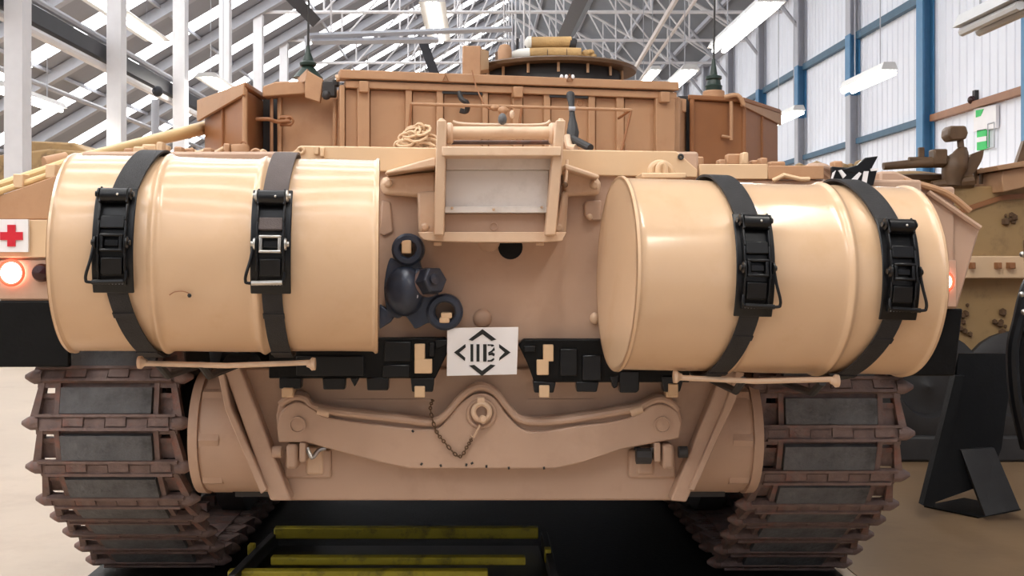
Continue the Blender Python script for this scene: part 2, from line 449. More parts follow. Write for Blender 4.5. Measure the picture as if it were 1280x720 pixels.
# --- fluorescent battens
def batten(x, y, z, L, lit, label, n_tubes=2, w=0.26, power=60.0):
    b = base((x, y, z), 'batten_light')
    tag(b, label, 'lamp', 'fluorescent battens hung from the roof')
    hb = MB().prism([(x - w/2, y, z), (x + w/2, y, z), (x + w*0.32, y, z + 0.09), (x - w*0.32, y, z + 0.09)], (0, L, 0))
    obj('housing', hb, M['fit'], b)
    for s in ([-0.06, 0.06] if n_tubes == 2 else [0]):
        obj('tube', MB().tube([(x + s, y + 0.03, z - 0.035), (x + s, y + L - 0.03, z - 0.035)], 0.032, 8), M['tube'] if lit else M['fit'], b)
    for t in (0.2, 0.8):
        obj('hanger', MB().tube([(x, y + L*t, z + 0.09), (x, y + L*t, zl(x) - 0.02)], 0.008, 5), M['steelgrey'], b)
    if lit:
        ld = bpy.data.lights.new('lamp_light', 'AREA'); ld.shape = 'RECTANGLE'; ld.size = w * 0.7; ld.size_y = L * 0.95
        ld.energy = power * LAMP_GAIN; ld.color = (1.0, 0.95, 0.87)
        lo = bpy.data.objects.new('lamp_light', ld); COL.objects.link(lo); lo.parent = b; lo.location = (0, L/2, -0.075)
    return b
def bat_px(px, py, Y, L, *a, **k):
    p = at(px, py, Y); return batten(p.x, p.y, p.z, L, *a, **k)
bat_px(965, 2, 11.6, 2.6, True, 'large lit fluorescent batten hung above the right end of the turret', w=0.3)
bat_px(1112, 87, 13.0, 1.5, True, 'lit batten on the wall side in front of the grey column', w=0.2)
bat_px(999, 138, 18.5, 1.6, True, 'lit batten low beside the right turret bin', w=0.22)
bat_px(863, 87, 17.6, 2.4, True, 'lit batten just above the right turret corner', w=0.3)
bat_px(820, 87, 25.0, 2.4, True, 'small lit batten far off beside the right turret corner', w=0.26)
bat_px(540, 2, 23.0, 4.2, True, 'broad lit batten high above the middle of the turret', w=0.55)
bat_px(112, -6, 21.0, 4.5, True, 'bright lit batten above the second white column', w=0.6)
bat_px(258, 96, 22.0, 1.8, True, 'round-looking lit batten left of the turret bin', w=0.5)
bat_px(1290, -2, 7.0, 0.9, False, 'unlit grey batten at the top right corner', w=0.24)
bat_px(-6, 108, 16.0, 2.4, True, 'lit batten at the left edge behind the first column', w=0.3)
# unseen lamps of the same kind, added around the camera to light the tank
for x, y, t in ((-3.4, -2.5, 'added unseen lit batten by the doorway, left of the camera'), (2.2, -2.5, 'added unseen lit batten by the doorway, right of the camera'), (-2.6, 1.4, 'added unseen lit batten high over the left drum'), (0.2, 0.6, 'added unseen lit batten high over the travel lock'), (2.4, 1.4, 'added unseen lit batten high over the right drum')):
    batten(x, y, 5.0, 2.4, True, t, power=45)
# exit boards and alarm bell on the right wall
ex = base((XW - 0.06, 18.4, 3.45), 'exit_sign'); tag(ex, 'green and white exit boards on the pale wall behind the gun mount', 'sign')
def onwall(px, py):
    Y = (XW - 0.07) * FPX / (px - CX); return Vector((XW - 0.07, Y, HC + (CY - py) * Y / FPX))
def wquad(pts, t=0.02, off=0.0):
    return MB().prism([onwall(*p) + Vector((-off, 0, 0)) for p in pts], (t, 0, 0))
obj('board', wquad([(1217, 136), (1245, 131), (1245, 160), (1217, 165)], 0.05), M['white'], ex)
obj('arrow', wquad([(1220, 138), (1230, 136), (1226, 145), (1220, 147)], 0.012, 0.006), M['green'], ex)
obj('lower_board', wquad([(1221, 163), (1233, 161), (1233, 186), (1221, 188)], 0.05), M['green'], ex)
obj('pale_band', wquad([(1221, 172), (1233, 170), (1233, 176), (1221, 178)], 0.012, 0.006), M['white'], ex)
fr = MB()
for a, b in (((1235, 155), (1243, 153)), ((1243, 153), (1243, 184)), ((1243, 184), (1234, 186)), ((1235, 155), (1235, 184))):
    fr.tube([onwall(*a), onwall(*b)], 0.012, 4)
obj('wire_frame', fr, M['steelgrey'], ex)
bl = base(onwall(1217, 125), 'alarm_bell'); tag(bl, 'small dark red alarm bell above the brown wall rail', 'bell')
q = onwall(1217, 125)
obj('dome', MB().ball(q + Vector((-0.03, 0, 0)), 0.07), M['darklens'], bl); obj('bracket', MB().bx(q - Vector((0.0, 0.05, 0.02)), q + Vector((0.07, 0.05, 0.16))), M['dark'], bl)
# ================================================================== THE TANK
YP = 3.86                                   # rear plate
tank = base((0, 4.2, 0), 'battle_tank')
tag(tank, 'sand coloured main battle tank seen from behind with two fuel drums', 'tank')
MMX = 1.0
# hull: rear plate, lower body, deck
zt = at(0, 190, YP).z; zb = at(0, 432, YP).z
h = MB()
h.prism([(0, YP, zb), (0, YP, zt), (0, 8.8, zt - 0.02), (0, 8.8, 0.5), (0, 4.1, 0.52), (0, 3.94, at(0, 626, 3.94).z), (0, 3.94, zb - 0.02)], (0.86, 0, 0))
h.v = [v - Vector((0.43, 0, 0)) for v in h.v]
for v in h.v: v.x = -0.72 if v.x < 0 else 0.7
obj('hull', h, M['hull'], tank, bev=0.006)
# rear plate spans over the tracks
rp = MB().bx((at(104, 0, YP).x, YP - 0.02, at(0, 428, YP).z), (at(872, 0, YP).x, YP + 0.06, zt))
obj('rear_plate', rp, M['hull'], tank, bev=0.01)
ztr = at(0, 226, 3.9).z
obj('rear_plate', MB().bx((at(872, 0, YP).x, YP - 0.02, at(0, 428, YP).z), (at(1150, 0, YP).x, YP + 0.06, ztr)), M['hull'], tank, bev=0.01)
dk = MB()
dk.bx((-0.70, YP + 0.05, 1.22), (-1.34, 9.0, zt - 0.06)); dk.bx((-1.342, YP + 0.12, 1.22), (-1.60, 9.0, at(0, 250, 3.98).z)); dk.bx((0.70, YP + 0.05, 1.22), (1.66, 9.0, ztr - 0.02))
obj('sponson', dk, M['hull'], tank, bev=0.01)
# upright cream lip at the deck edge with chamfered ends
lp = MB().ppx([(360, 194), (376, 182), (846, 189), (872, 212), (872, 222), (360, 212)], YP - 0.045, 0.03)
obj('deck_lip', lp, M['lip'], tank, bev=0.004)
obj('lip_eye', MB().ring(at(851, 196, YP - 0.05), (0, 1, 0), 0.007, 0.004), M['dark'], tank)
obj('lip_eye', MB().ring(at(376, 188, YP - 0.05), (0, 1, 0), 0.010, 0.005), M['lip'], tank)
for x0, x1, y0, y1 in ((392, 398, 183, 193), (400, 405, 184, 196), (874, 960, 205, 224), (960, 1030, 207, 224)):
    obj('deck_panel' if x1 - x0 > 20 else 'lip_stud', MB().bpx(x0, y0, x1, y1, YP - 0.06 if x1 - x0 < 20 else YP - 0.03, 0.03), M['lip'] if x0 != 960 else M['turret'], tank, bev=0.003)
# fender boxes at either side with their rails, panels, lamps and mud flaps
for s in (-1, 1):
    def fx(px): return px if s > 0 else 1200 - px
    Yf = 3.92
    pts = [(1120, 214), (1172, 238), (1226, 284), (1197, 386), (1100, 386), (1100, 214)]
    f = MB().ppx([(fx(a), b) for a, b in pts], Yf, 0.9)
    fb = obj('fender_box', f, M['hull'], tank, bev=0.008)
    if s < 0:
        obj('fender_panel', MB().bpx(-22, 275, 66, 322, Yf - 0.02, 0.03), M['lip'], fb, bev=0.003)
        obj('lamp_panel', MB().bpx(-22, 325, 66, 374, Yf - 0.012, 0.03), M['hull'], fb, bev=0.003)
        obj('cross_plate', MB().bpx(-14, 274, 35, 315, Yf - 0.035, 0.012), M['white'], fb)
        cr = MB().ppx([(9, 281), (19, 281), (19, 290), (28, 290), (28, 300), (19, 300), (19, 308), (9, 308), (9, 300), (0, 300), (0, 290), (9, 290)], Yf - 0.04, 0.008)
        obj('red_cross', cr, M['red'], fb, label='red cross on a white square')
        c = at(14, 341, Yf - 0.03)
        obj('lamp_lens', MB().lathe(c, (0, -1, 0), [(-0.03, 0.037), (0.0, 0.037), (0.012, 0.03), (0.02, 0.0)], 24), M['hot'], fb, label='lit rear lamp, glaring white')
        obj('lamp_rim', MB().ring(c, (0, 1, 0), 0.042, 0.006, 28), M['redglow'], fb)
        c = at(51, 341, Yf - 0.03)
        obj('lamp_lens', MB().lathe(c, (0, -1, 0), [(-0.03, 0.032), (0.0, 0.032), (0.012, 0.026), (0.018, 0.0)], 24), M['darklens'], fb, label='unlit dark red lamp')
        obj('mud_flap', MB().bpx(-22, 376, 86, 459, Yf - 0.01, 0.03), M['black'], tank, bev=0.006)
        # long tubes carried along the left fender
        obj('stowage_tube', MB().tube(smoothpath([at(-18, 237, Yf + 0.05), at(40, 218, 4.0), at(92, 200, 4.05)]), 0.016, 10), M['barrel'], tank)
        obj('stowage_tube', MB().tube(smoothpath([at(-18, 245, Yf - 0.02), at(40, 226, 3.95), at(92, 208, 4.0)]), 0.012, 10), M['barrel'], tank)
        for px, py in ((28, 224), (68, 212)):
            obj('tube_clip', MB().box(at(px, py + 3, 3.96), (0.035, 0.08, 0.05)), M['lip'], tank, bev=0.004)
        obj('side_panel', MB().ppx([(-22, 252), (74, 218), (74, 274), (-22, 274)], Yf - 0.004, 0.03), M['turret'], fb, bev=0.003)
        obj('barrel_tube', MB().tube([at(86, 201, 4.3), at(268, 157, 5.75)], [0.018, 0.036], 14), M['barrel'], tank)  # another vehicle's gun barrel, attached here to this tank
        obj('tube_sleeve', MB().tube([at(56, 206, 4.05), at(84, 200, 4.1)], 0.03, 12), M['turret'], tank)
    else:
        c = at(1179, 352, Yf - 0.03)
        obj('lamp_plate', MB().bpx(1150, 325, 1196, 384, Yf - 0.012, 0.02), M['hull'], fb, bev=0.003)
        obj('lamp_lens', MB().lathe(c, (0, -1, 0), [(-0.03, 0.03), (0.0, 0.03), (0.012, 0.024), (0.02, 0.0)], 24), M['hot'], fb, label='lit rear lamp, glaring white')
        obj('lamp_rim', MB().ring(c, (0, 1, 0), 0.034, 0.006, 28), M['redglow'], fb)
        obj('mud_flap', MB().ppx([(1110, 388), (1204, 386), (1194, 470), (1110, 470)], Yf + 0.02, 0.03), M['black'], tank, bev=0.006)
        obj('fender_rail', MB().tube(smoothpath([at(1130, 226, 3.9), at(1180, 240, 3.9), at(1212, 264, 3.9)]), 0.012, 8), M['turret'], tank)
        obj('fender_strip', MB().tube([at(1160, 240, 3.9), at(1225, 285, 3.9)], 0.01, 6), M['hull'], fb)
# ---- travel lock bracket in the middle
tl = obj('travel_lock', MB().bpx(554, 196, 688, 296, 3.74, 0.1), M['cast'], tank, bev=0.006)      # back wall
for x0, x1, xb0, xb1 in ((546, 558, 542, 555), (695, 707, 681, 694)):
    ck = MB()
    A = [at(x0, 150, 3.56), at(x1, 150, 3.56), at(xb1 + (0 if x0 < 600 else 1), 294, 3.62), at(xb0, 294, 3.62)]
    B = [Vector((p.x, 3.84, p.z)) for p in A]
    ck.add(A + B, [(0,1,2,3), (7,6,5,4), (0,4,5,1), (1,5,6,2), (2,6,7,3), (3,7,4,0)])
    obj('side_cheek', ck, M['cast'], tl, bev=0.004)
    hx = (x0 + x1) / 2
    obj('cheek_boss', MB().lathe(at(hx, 152, 3.60), (0, 0, 1), [(-0.01, 0.010), (0.006, 0.010), (0.010, 0.006)], 16), M['cast'], tl)
obj('cross_bar', MB().bpx(552, 183, 702, 195, 3.558, 0.12), M['cast'], tl, bev=0.004)
obj('roller', MB().tube([at(566, 166, 3.66), at(686, 166, 3.66)], 0.021, 24), M['cast'], tl)
for px in (561, 690):
    obj('roller_collar', MB().lathe(at(px - 4, 167, 3.66), (1, 0, 0), [(0, 0.03), (0.008, 0.036), (0.018, 0.036), (0.024, 0.03)], 24), M['cast'], tl)
obj('lock_rod', MB().tube(smoothpath([at(566, 152, 3.6), at(580, 155, 3.6), at(626, 156, 3.6), at(676, 156, 3.6), at(688, 151, 3.6)]), 0.005, 8), M['cast'], tl)
obj('lock_knob', MB().ball(at(628, 149, 3.6), 0.016, 14, (0.9, 1, 1.25)), M['rubber'], tl, label='grey knob on the lock rod')
obj('knob_clip', MB().ball(at(640, 143, 3.62), 0.01, 10, (0.8, 1, 1.4)), M['cast'], tl)
obj('roller_shaft', MB().tube([at(564, 178, 3.7), at(690, 178, 3.7)], 0.007, 8), M['rust'], tl)
obj('upper_plate', MB().bpx(558, 194, 694, 212, 3.66, 0.03), M['grey_plate'], tl, bev=0.003)
obj('reflector_plate', MB().ppx([(557, 213), (686, 213), (684, 259), (557, 259)], 3.68, 0.03), M['grey_plate'], tl, bev=0.002)
obj('plate_ledge', MB().bpx(554, 258, 684, 266, 3.66, 0.06), M['grey_plate'], tl, bev=0.002)
for px, py in ((565, 260), (617, 262), (677, 259)):
    obj('ledge_bolt', MB().ball(at(px, py, 3.655), 0.005, 8), M['cast'], tl)
obj('lower_plate', MB().bpx(556, 267, 681, 292, 3.70, 0.03), M['hull'], tl, bev=0.003)
obj('plate_boss', MB().ring(at(617, 283, 3.697), (0, 1, 0), 0.012, 0.0025, 20, 6), M['hull'], tl)
fl_ = spl2([(522, 290), (527, 297), (540, 301), (612, 303), (694, 302), (704, 298), (708, 290)], 4)
obj('foot_flange', MB().ppx(fl_, 3.66, 0.2), M['cast'], tl, bev=0.006)
for s, leg, arm, dg, bolts in (
    (-1, [(521, 240), (546, 238), (545, 296), (530, 296), (523, 290)], [(478, 221), (546, 214), (546, 246), (521, 246), (478, 243), (474, 230)], [(480, 218), (484, 213), (544, 196), (546, 208)], ((485, 229), (531, 284))),
    (1, [(704, 238), (711, 240), (708, 290), (700, 297), (690, 296)], [(704, 212), (744, 219), (752, 228), (750, 243), (706, 246)], [(706, 204), (712, 206), (750, 219), (748, 224), (706, 212)], ((743, 231), (698, 285)))):
    obj('mount_leg', MB().ppx(leg, 3.775, 0.07), M['cast'], tl, bev=0.01)
    obj('mount_arm', MB().ppx(arm, 3.785, 0.06), M['cast'], tl, bev=0.012)
    obj('gusset', MB().ppx(dg, 3.70, 0.12), M['cast'], tl, bev=0.006)
    for b in bolts:
        obj('bolt', MB().lathe(at(*b, 3.775), (0, -1, 0), [(-0.01, 0.016), (0.008, 0.014), (0.012, 0.008)], 8), M['cast'], tl)
for px in (547, 675):
    obj('flange_nut', MB().box(at(px, 305, 3.7), (0.026, 0.03, 0.012)), M['cast'], tl, bev=0.003)
obj('pin_handle', MB().tube(smoothpath([at(709, 200, 3.72), at(708, 222, 3.7), at(706, 231, 3.7)]), 0.005, 8), M['cast'], tl)
obj('pin_knob', MB().ball(at(706, 231, 3.70), 0.011, 10), M['gun'], tl)
# plate features
obj('plate_hole', MB().lathe(at(638, 309, YP - 0.021), (0, -1, 0), [(-0.004, 0.042), (0.002, 0.042), (0.003, 0.0)], 28), M['black'], tank)
obj('plate_bump', MB().ball(at(611, 300, YP - 0.02), 0.042, 18, (1, 0.35, 1)), M['hull'], tank)
obj('plate_knob', MB().ball(at(603, 398, YP - 0.02), 0.033, 20, (1, 0.6, 1)), M['hull'], tank)
for pts, Y in (([(730, 256), (733, 251), (752, 250), (752, 276), (737, 276), (731, 270)], YP - 0.045), ([(477, 250), (488, 252), (492, 290), (480, 296), (474, 292)], YP - 0.03)):
    lg = obj('plate_lug', MB().ppx(pts, Y, 0.03), M['hull'], tank, bev=0.006)
obj('lug_bolt', MB().ball(at(737, 271, YP - 0.05), 0.011, 12), M['cast'], tank)
obj('lug_bolt', MB().ball(at(743, 398, YP - 0.03), 0.016, 12, (1, .7, 1.3)), M['cast'], tank)
# ---- lower plate: side ribs, drum shaped final drives, tow beam, shackles
lo = MB().ppx([(283, 460), (905, 460), (850, 626), (344, 626)], 3.92, 0.1)
obj('lower_plate', lo, M['hull'], tank, bev=0.008)
for pts in ([(278, 458), (300, 458), (364, 626), (338, 626), (300, 520)], [(903, 465), (930, 465), (858, 628), (838, 626)],):
    obj('plate_rib', MB().ppx(pts, 3.86, 0.12), M['hull'], tank, bev=0.006)
for pts in ([(271, 462), (279, 462), (288, 508), (334, 612), (326, 618), (281, 512)], [(921, 462), (931, 466), (920, 500), (868, 614), (861, 612), (905, 510)]):
    obj('rib_flange', MB().ppx(pts, 3.84, 0.1), M['hull'], tank, bev=0.004)
for s, x0, x1 in ((-1, 250, 350), (1, 940, 836)):
    a = at(x0, 538, 4.14); b = at(x1, 538, 4.14); L = abs(b.x - a.x); d = 1 if b.x > a.x else -1
    fd = obj('final_drive', MB().lathe(a, (d, 0, 0), [(0.0, 0.17), (0.015, 0.2), (0.04, 0.215), (0.06, 0.222), (L, 0.222)], 40), M['hull'], tank)
    obj('drive_ring', MB().lathe(a, (d, 0, 0), [(0.012, 0.18), (0.012, 0.226), (0.045, 0.228), (0.045, 0.2)], 40), M['hull'], fd)
    obj('drive_cover', MB().lathe(a, (d, 0, 0), [(0.05, 0.2), (0.05, 0.229), (0.12, 0.229), (0.12, 0.2)], 8), M['hull'], fd)
outer = spl2([(345, 519), (351, 500), (367, 491), (382, 493), (400, 506), (500, 518), (541, 522), (558, 512), (578, 489), (597, 478), (617, 483), (636, 505), (655, 520), (700, 520), (777, 508), (800, 503), (819, 494), (833, 495), (847, 507), (853, 528)], 4)
bot = [(849, 548), (776, 562), (730, 578), (694, 586), (511, 586), (470, 577), (415, 562), (382, 553), (348, 553)]
inner = spl2([(346, 532), (352, 514), (371, 502), (393, 512), (410, 522), (480, 532), (541, 537), (558, 526), (578, 503), (598, 492), (617, 497), (636, 522), (656, 538), (680, 539), (720, 533), (767, 527), (798, 518), (812, 508), (828, 505), (846, 514), (852, 530)], 4)
tb = obj('tow_beam', MB().ppx(outer + bot, 3.865, 0.05), M['hull'], tank, bev=0.006)
obj('beam_face', MB().ppx(inner + bot, 3.838, 0.04), M['hull'], tb, bev=0.005)
obj('beam_edge', MB().tube([at(x, y + 6, 3.855) for x, y in outer[4:-4]], 0.014, 10), M['hull'], tb)
for x in ((397, 412), (788, 803)):
    obj('edge_sleeve', MB().tube([at(x[0], 514 if x[0] < 600 else 516, 3.85), at(x[1], 517 if x[0] < 600 else 511, 3.85)], 0.016, 12), M['cast'], tb)
for px, py in ((372, 531), (828, 531)):
    obj('beam_pin', MB().lathe(at(px, py, 3.838), (0, -1, 0), [(-0.01, 0.029), (0.008, 0.029), (0.008, 0.024), (0.004, 0.023), (0.006, 0.0)], 28), M['hull'], tb)
# tow hook boss, pin and chain
hk = obj('tow_hook', MB().ring(at(602, 517, 3.835), (0, 1, 0), 0.046, 0.007, 28), M['hull'], tank)
obj('hook_ring', MB().ring(at(602, 515, 3.822), (0, 1, 0), 0.028, 0.009, 24), M['cast'], hk)
obj('hook_pin', MB().lathe(at(603, 524, 3.83), (0.1, -1, 0.1), [(-0.02, 0.014), (0.03, 0.014), (0.036, 0.008)], 14), M['cast'], hk)
obj('pin_link', MB().tube([at(600, 531, 3.815), at(592, 547, 3.825), at(588, 544, 3.825)], 0.0035, 6), M['cast'], hk)
obj('hook_lug', MB().bpx(596, 497, 606, 506, 3.815, 0.03), M['cast'], hk, bev=0.004)
ch = smoothpath([at(541, 500, 3.845), at(538, 512, 3.84), at(545, 538, 3.83), at(556, 553, 3.828), at(574, 571, 3.826), at(584, 558, 3.826), at(590, 548, 3.824)], 5)
cm = MB()
for i in range(len(ch) - 1):
    a, b = ch[i], ch[i+1]; mid = (a + b) / 2; d = (b - a).normalized()
    side = Vector((0, 1, 0)) if i % 2 else d.cross(Vector((0, 1, 0))).normalized()
    n = 8
    cm.tube([mid + d * math.cos(2*math.pi*k/n) * (b - a).length * 0.62 + side * math.sin(2*math.pi*k/n) * 0.005 for k in range(n)], 0.0022, 5, closed=True)
obj('chain', cm, M['mud'], tank)
ck_ = MB()
for px, py in ((527, 580), (551, 582), (583, 581), (590, 579), (608, 583), (636, 585), (680, 585), (516, 539)):
    ck_.box(at(px, py, 3.837), (0.009, 0.004, 0.007), Matrix.Rotation(px, 3, 'Y'))
obj('paint_chips', ck_, M['dark'], tank, kind='stuff')
for s in (-1, 1):
    def X(px): return px if s < 0 else 1200 - px
    def bp(x0, y0, x1, y1, Y, t):
        a, b = X(x0), X(x1); return MB().bpx(min(a, b), y0, max(a, b), y1, Y, t)
    pk = obj('tow_eye', bp(355, 562, 414, 598, 3.905, 0.03), M['hull'], tank, bev=0.008)
    obj('eye_recess', bp(382, 558, 404, 594, 3.895, 0.02), M['cast' if s < 0 else 'hull'], pk, bev=0.01)
    obj('eye_block', bp(357, 556, 372, 587, 3.83, 0.08), M['hull'], pk, bev=0.012)
    obj('eye_lug', bp(374, 554, 382, 578, 3.825, 0.08), M['hull'], pk, bev=0.005)
    obj('shackle_bolt', MB().tube([at(X(341), 565, 3.845), at(X(352), 565, 3.845)], 0.02, 14), M['hull'] if s < 0 else M['dark'], pk)
    obj('shackle_bow', MB().tube(smoothpath([at(X(384), 560, 3.85), at(X(390), 572, 3.84), at(X(398), 563, 3.86), at(X(407), 560, 3.87)]), 0.008, 8), M['steel'] if s < 0 else M['dark'], pk)
    if s > 0:
        obj('shackle_nut', MB().lathe(at(806, 570, 3.85), (1, 0, 0), [(-0.03, 0.028), (0.02, 0.028), (0.024, 0.018)], 8), M['dark'], pk)
    for px in (356,):
        obj('beam_stop', bp(352, 484, 367, 497, 3.83, 0.06), M['lip'], tank, bev=0.003)
# thin weld lines and a plate under the sign
obj('weld_strip', MB().bpx(660, 499, 742, 502, 3.915, 0.02), M['hull'], tank)
obj('weld_strip', MB().bpx(420, 499, 540, 502, 3.915, 0.02), M['hull'], tank)
# ---- cradle bars under the drums
for a, b in (((177, 451), (390, 453)), ((846, 469), (1044, 474))):
    Yb = 3.36
    bar = obj('cradle_bar', MB().tube([at(a[0], a[1] + 3, Yb), at((a[0]+b[0])/2, (a[1]+b[1])/2 + 5, Yb), at(b[0], b[1], Yb)], 0.0085, 10), M['cast'], tank)
    for e, sgn in ((a, 1), (b, -1)):
        p = at(e[0], e[1] + 2, Yb)
        obj('bar_end', MB().lathe(p - Vector((sgn * 0.01, 0, 0)), (sgn, 0, 0), [(0, 0.019), (0.01, 0.020), (0.018, 0.012), (0.026, 0.009)], 14), M['cast'], bar)
    for t in ((0.1, 0.35) if a[0] < 600 else (0.42, 0.92)):
        p = at(a[0] + (b[0]-a[0])*t, a[1] + (b[1]-a[1])*t + 4, Yb)
        obj('bar_arm', MB().tube([p, Vector((p.x, 3.46, p.z - 0.045)), Vector((p.x, YP, p.z - 0.05))], 0.012, 8), M['dark'], bar)
# drum cradles (behind the drums, carry them on the rear plate)
for px, y0, z0 in ((120, 3.745, 1.33), (270, 3.755, 1.33), (430, 3.785, 1.33), (830, 3.83, 1.27), (970, 3.835, 1.26)):
    x = at(px, 0, YP).x
    obj('drum_bracket', MB().bx((x - 0.03, y0, z0 - 0.09), (x + 0.03, YP - 0.01, z0 + 0.09)), M['dark'], tank)
# ---- fittings along the deck edge
k = 0
for px, py, w, hh, m in ((160, 189, 12, 8, 'turret'), (173, 188, 14, 10, 'lip'), (186, 186, 18, 12, 'lip'), (199, 184, 8, 14, 'lip'), (205, 186, 9, 10, 'lip'), (222, 187, 10, 8, 'turret'), (236, 189, 12, 8, 'turret'), (259, 189, 11, 9, 'turret'), (283, 185, 8, 12, 'turret'), (328, 190, 6, 8, 'lip'),
                         (875, 199, 10, 7, 'turret'), (903, 201, 10, 4, 'turret'), (918, 197, 18, 10, 'turret'), (932, 196, 8, 12, 'lip'), (946, 202, 14, 4, 'turret'), (955, 201, 10, 8, 'turret'), (972, 204, 20, 5, 'turret'), (1048, 205, 12, 8, 'turret')):
    obj('deck_fitting', MB().bpx(px - w/2, py - hh/2, px + w/2, py + hh/2 + 4, 3.98 if k % 2 else 4.03, 0.05), M[m], tank, bev=0.006); k += 1
obj('filler_cap', MB().lathe(at(300, 194, 4.05), (0, 0, 1), [(0, 0.032), (0.03, 0.034), (0.038, 0.03), (0.04, 0)], 20), M['turret'], tank)
obj('cap_ring', MB().ring(at(304, 182, 4.05), (0.5, 1, 0), 0.014, 0.003, 16, 6), M['bin'], tank)
obj('deck_hose', MB().tube(smoothpath([at(238, 186, 4.05), at(246, 191, 4.05), at(258, 188, 4.05), at(268, 191, 4.05), at(280, 185, 4.05)]), 0.008, 8), M['lip'], tank)
obj('deck_hose', MB().tube(smoothpath([at(312, 192, 4.05), at(319, 187, 4.05), at(328, 191, 4.05)]), 0.006, 8), M['turret'], tank)
for dx, dz in ((0, 0), (4, 1), (8, 0), (2, 5)):
    obj('tow_cable', MB().tube(smoothpath([at(1008 + dx, 228 + dz, 3.9), at(1006 + dx, 216 + dz, 3.88), at(1012 + dx, 209 + dz, 3.88), at(1022 + dx, 209 + dz, 3.88), at(1032 + dx, 216 + dz, 3.9), at(1036 + dx, 230 + dz, 3.9)]), 0.013, 10), M['hull'], tank)
obj('grab_handle', MB().tube(smoothpath([at(816, 222, 3.72), at(814, 212, 3.72), at(820, 205, 3.72), at(830, 205, 3.72), at(838, 212, 3.72), at(838, 222, 3.72)]), 0.013, 10), M['lip'], tank)
obj('grab_handle', MB().tube(smoothpath([at(822, 222, 3.70), at(824, 208, 3.70), at(830, 206, 3.70), at(832, 222, 3.70)]), 0.011, 10), M['lip'], tank)
obj('bracket_plate', MB().bpx(802, 216, 858, 223, 3.68, 0.18), M['lip'], tank, bev=0.004)
obj('deck_strip', MB().tube([at(966, 226, 3.82), at(980, 219, 3.82), at(1000, 224, 3.82), at(1012, 224, 3.82)], 0.008, 8), M['lip'], tank)
# ---- running gear
LP = 0.157
def link_mesh():
    m = MB(); h2 = LP / 2
    # local: x across, y outwards, z along the track; joint bar at z = -h2
    m.box((0, 0.0, 0.0), (0.37, 0.03, LP * 0.93))
    for i in range(6):                                  # interlocking connector teeth
        x = -0.19 + 0.076 * i
        up = i % 2
        m.box((x, 0.024 + 0.004 * up, -h2 + (0.010 if up else -0.002)), (0.071, 0.022, 0.036))
    m.box((0, 0.018, -h2 + 0.004), (0.5, 0.026, 0.044))
    m.box((0, 0.034, -h2 + 0.029), (0.5, 0.022, 0.010))
    m.box((0, 0.034, -h2 - 0.02), (0.46, 0.018, 0.010))
    for s in (-1, 1):
        m.box((s * 0.177, 0.012, 0), (0.018, 0.036, LP * 0.9))
        m.box((s * 0.215, 0.008, 0.062), (0.075, 0.03, 0.024))
        # slanting end frame
        m.prism([(s * 0.245, -0.012, h2 - 0.012), (s * 0.225, -0.012, h2 - 0.012), (s * 0.243, -0.012, -h2 + 0.02), (s * 0.272, -0.012, -h2 + 0.02)], (0, 0.04, 0))
        # pointed end connector
        m.lathe((s * 0.238, 0.016, -h2 + 0.004), (s, 0, 0), [(0, 0.026), (0.03, 0.027), (0.045, 0.02), (0.064, 0.008), (0.066, 0.0)], 10)
        m.box((s * 0.212, -0.006, -0.018), (0.06, 0.012, 0.062)); m.box((s * 0.212, 0.002, 0.022), (0.06, 0.02, 0.018))
    # guide horn on the inside
    m.prism([(-0.03, -0.012, -0.03), (0.03, -0.012, -0.03), (0.03, -0.012, 0.03), (-0.03, -0.012, 0.03)], (0, -0.05, 0))
    m.v = [Vector((v.x, -v.y, v.z)) for v in m.v]            # outward is local -y
    return mesh('track_link', m, M['rust'])
def pad_mesh():
    m = MB(); m.box((0, -0.026, 0.004), (0.325, 0.03, 0.092))
    return mesh('rubber_pad', m, M['rubber'])
LK, PD = link_mesh(), pad_mesh()
CYs, CZs, RS = 4.42, 0.735, 0.40
th_t = math.radians(-55)          # where the track leaves the sprocket (angle measured from straight back, downwards negative)
def path_pts():
    pts = []
    # along the top run, coming back
    for y in [7.5 - 0.05 * i for i in range(int((7.5 - CYs) / 0.05))]: pts.append((y, CZs + RS))
    for i in range(0, 146): 
        a = math.radians(90 + i)      # 90 = top, 180 = rearmost
        pts.append((CYs + RS * math.cos(a), CZs + RS * math.sin(a)))
    y, z = pts[-1]
    a = math.radians(235); dy, dz = -math.sin(a), math.cos(a)
    n = 0
    while z > 0.1 and n < 200:
        y += dy * 0.01; z += dz * 0.01; pts.append((y, z)); n += 1
    for i in range(1, 400): pts.append((y + 0.01 * i, max(0.086, z - 0.0015 * i)))
    return pts
PTS = path_pts()
def walk(start, step):
    out = []; acc = 0; nxt = start
    for i in range(len(PTS) - 1):
        a, b = PTS[i], PTS[i+1]; d = math.hypot(b[0]-a[0], b[1]-a[1])
        while acc + d >= nxt:
            t = (nxt - acc) / d
            out.append((a[0] + (b[0]-a[0])*t, a[1] + (b[1]-a[1])*t, b[0]-a[0], b[1]-a[1])); nxt += step
        acc += d
    return out
TOPLEN = 7.5 - CYs
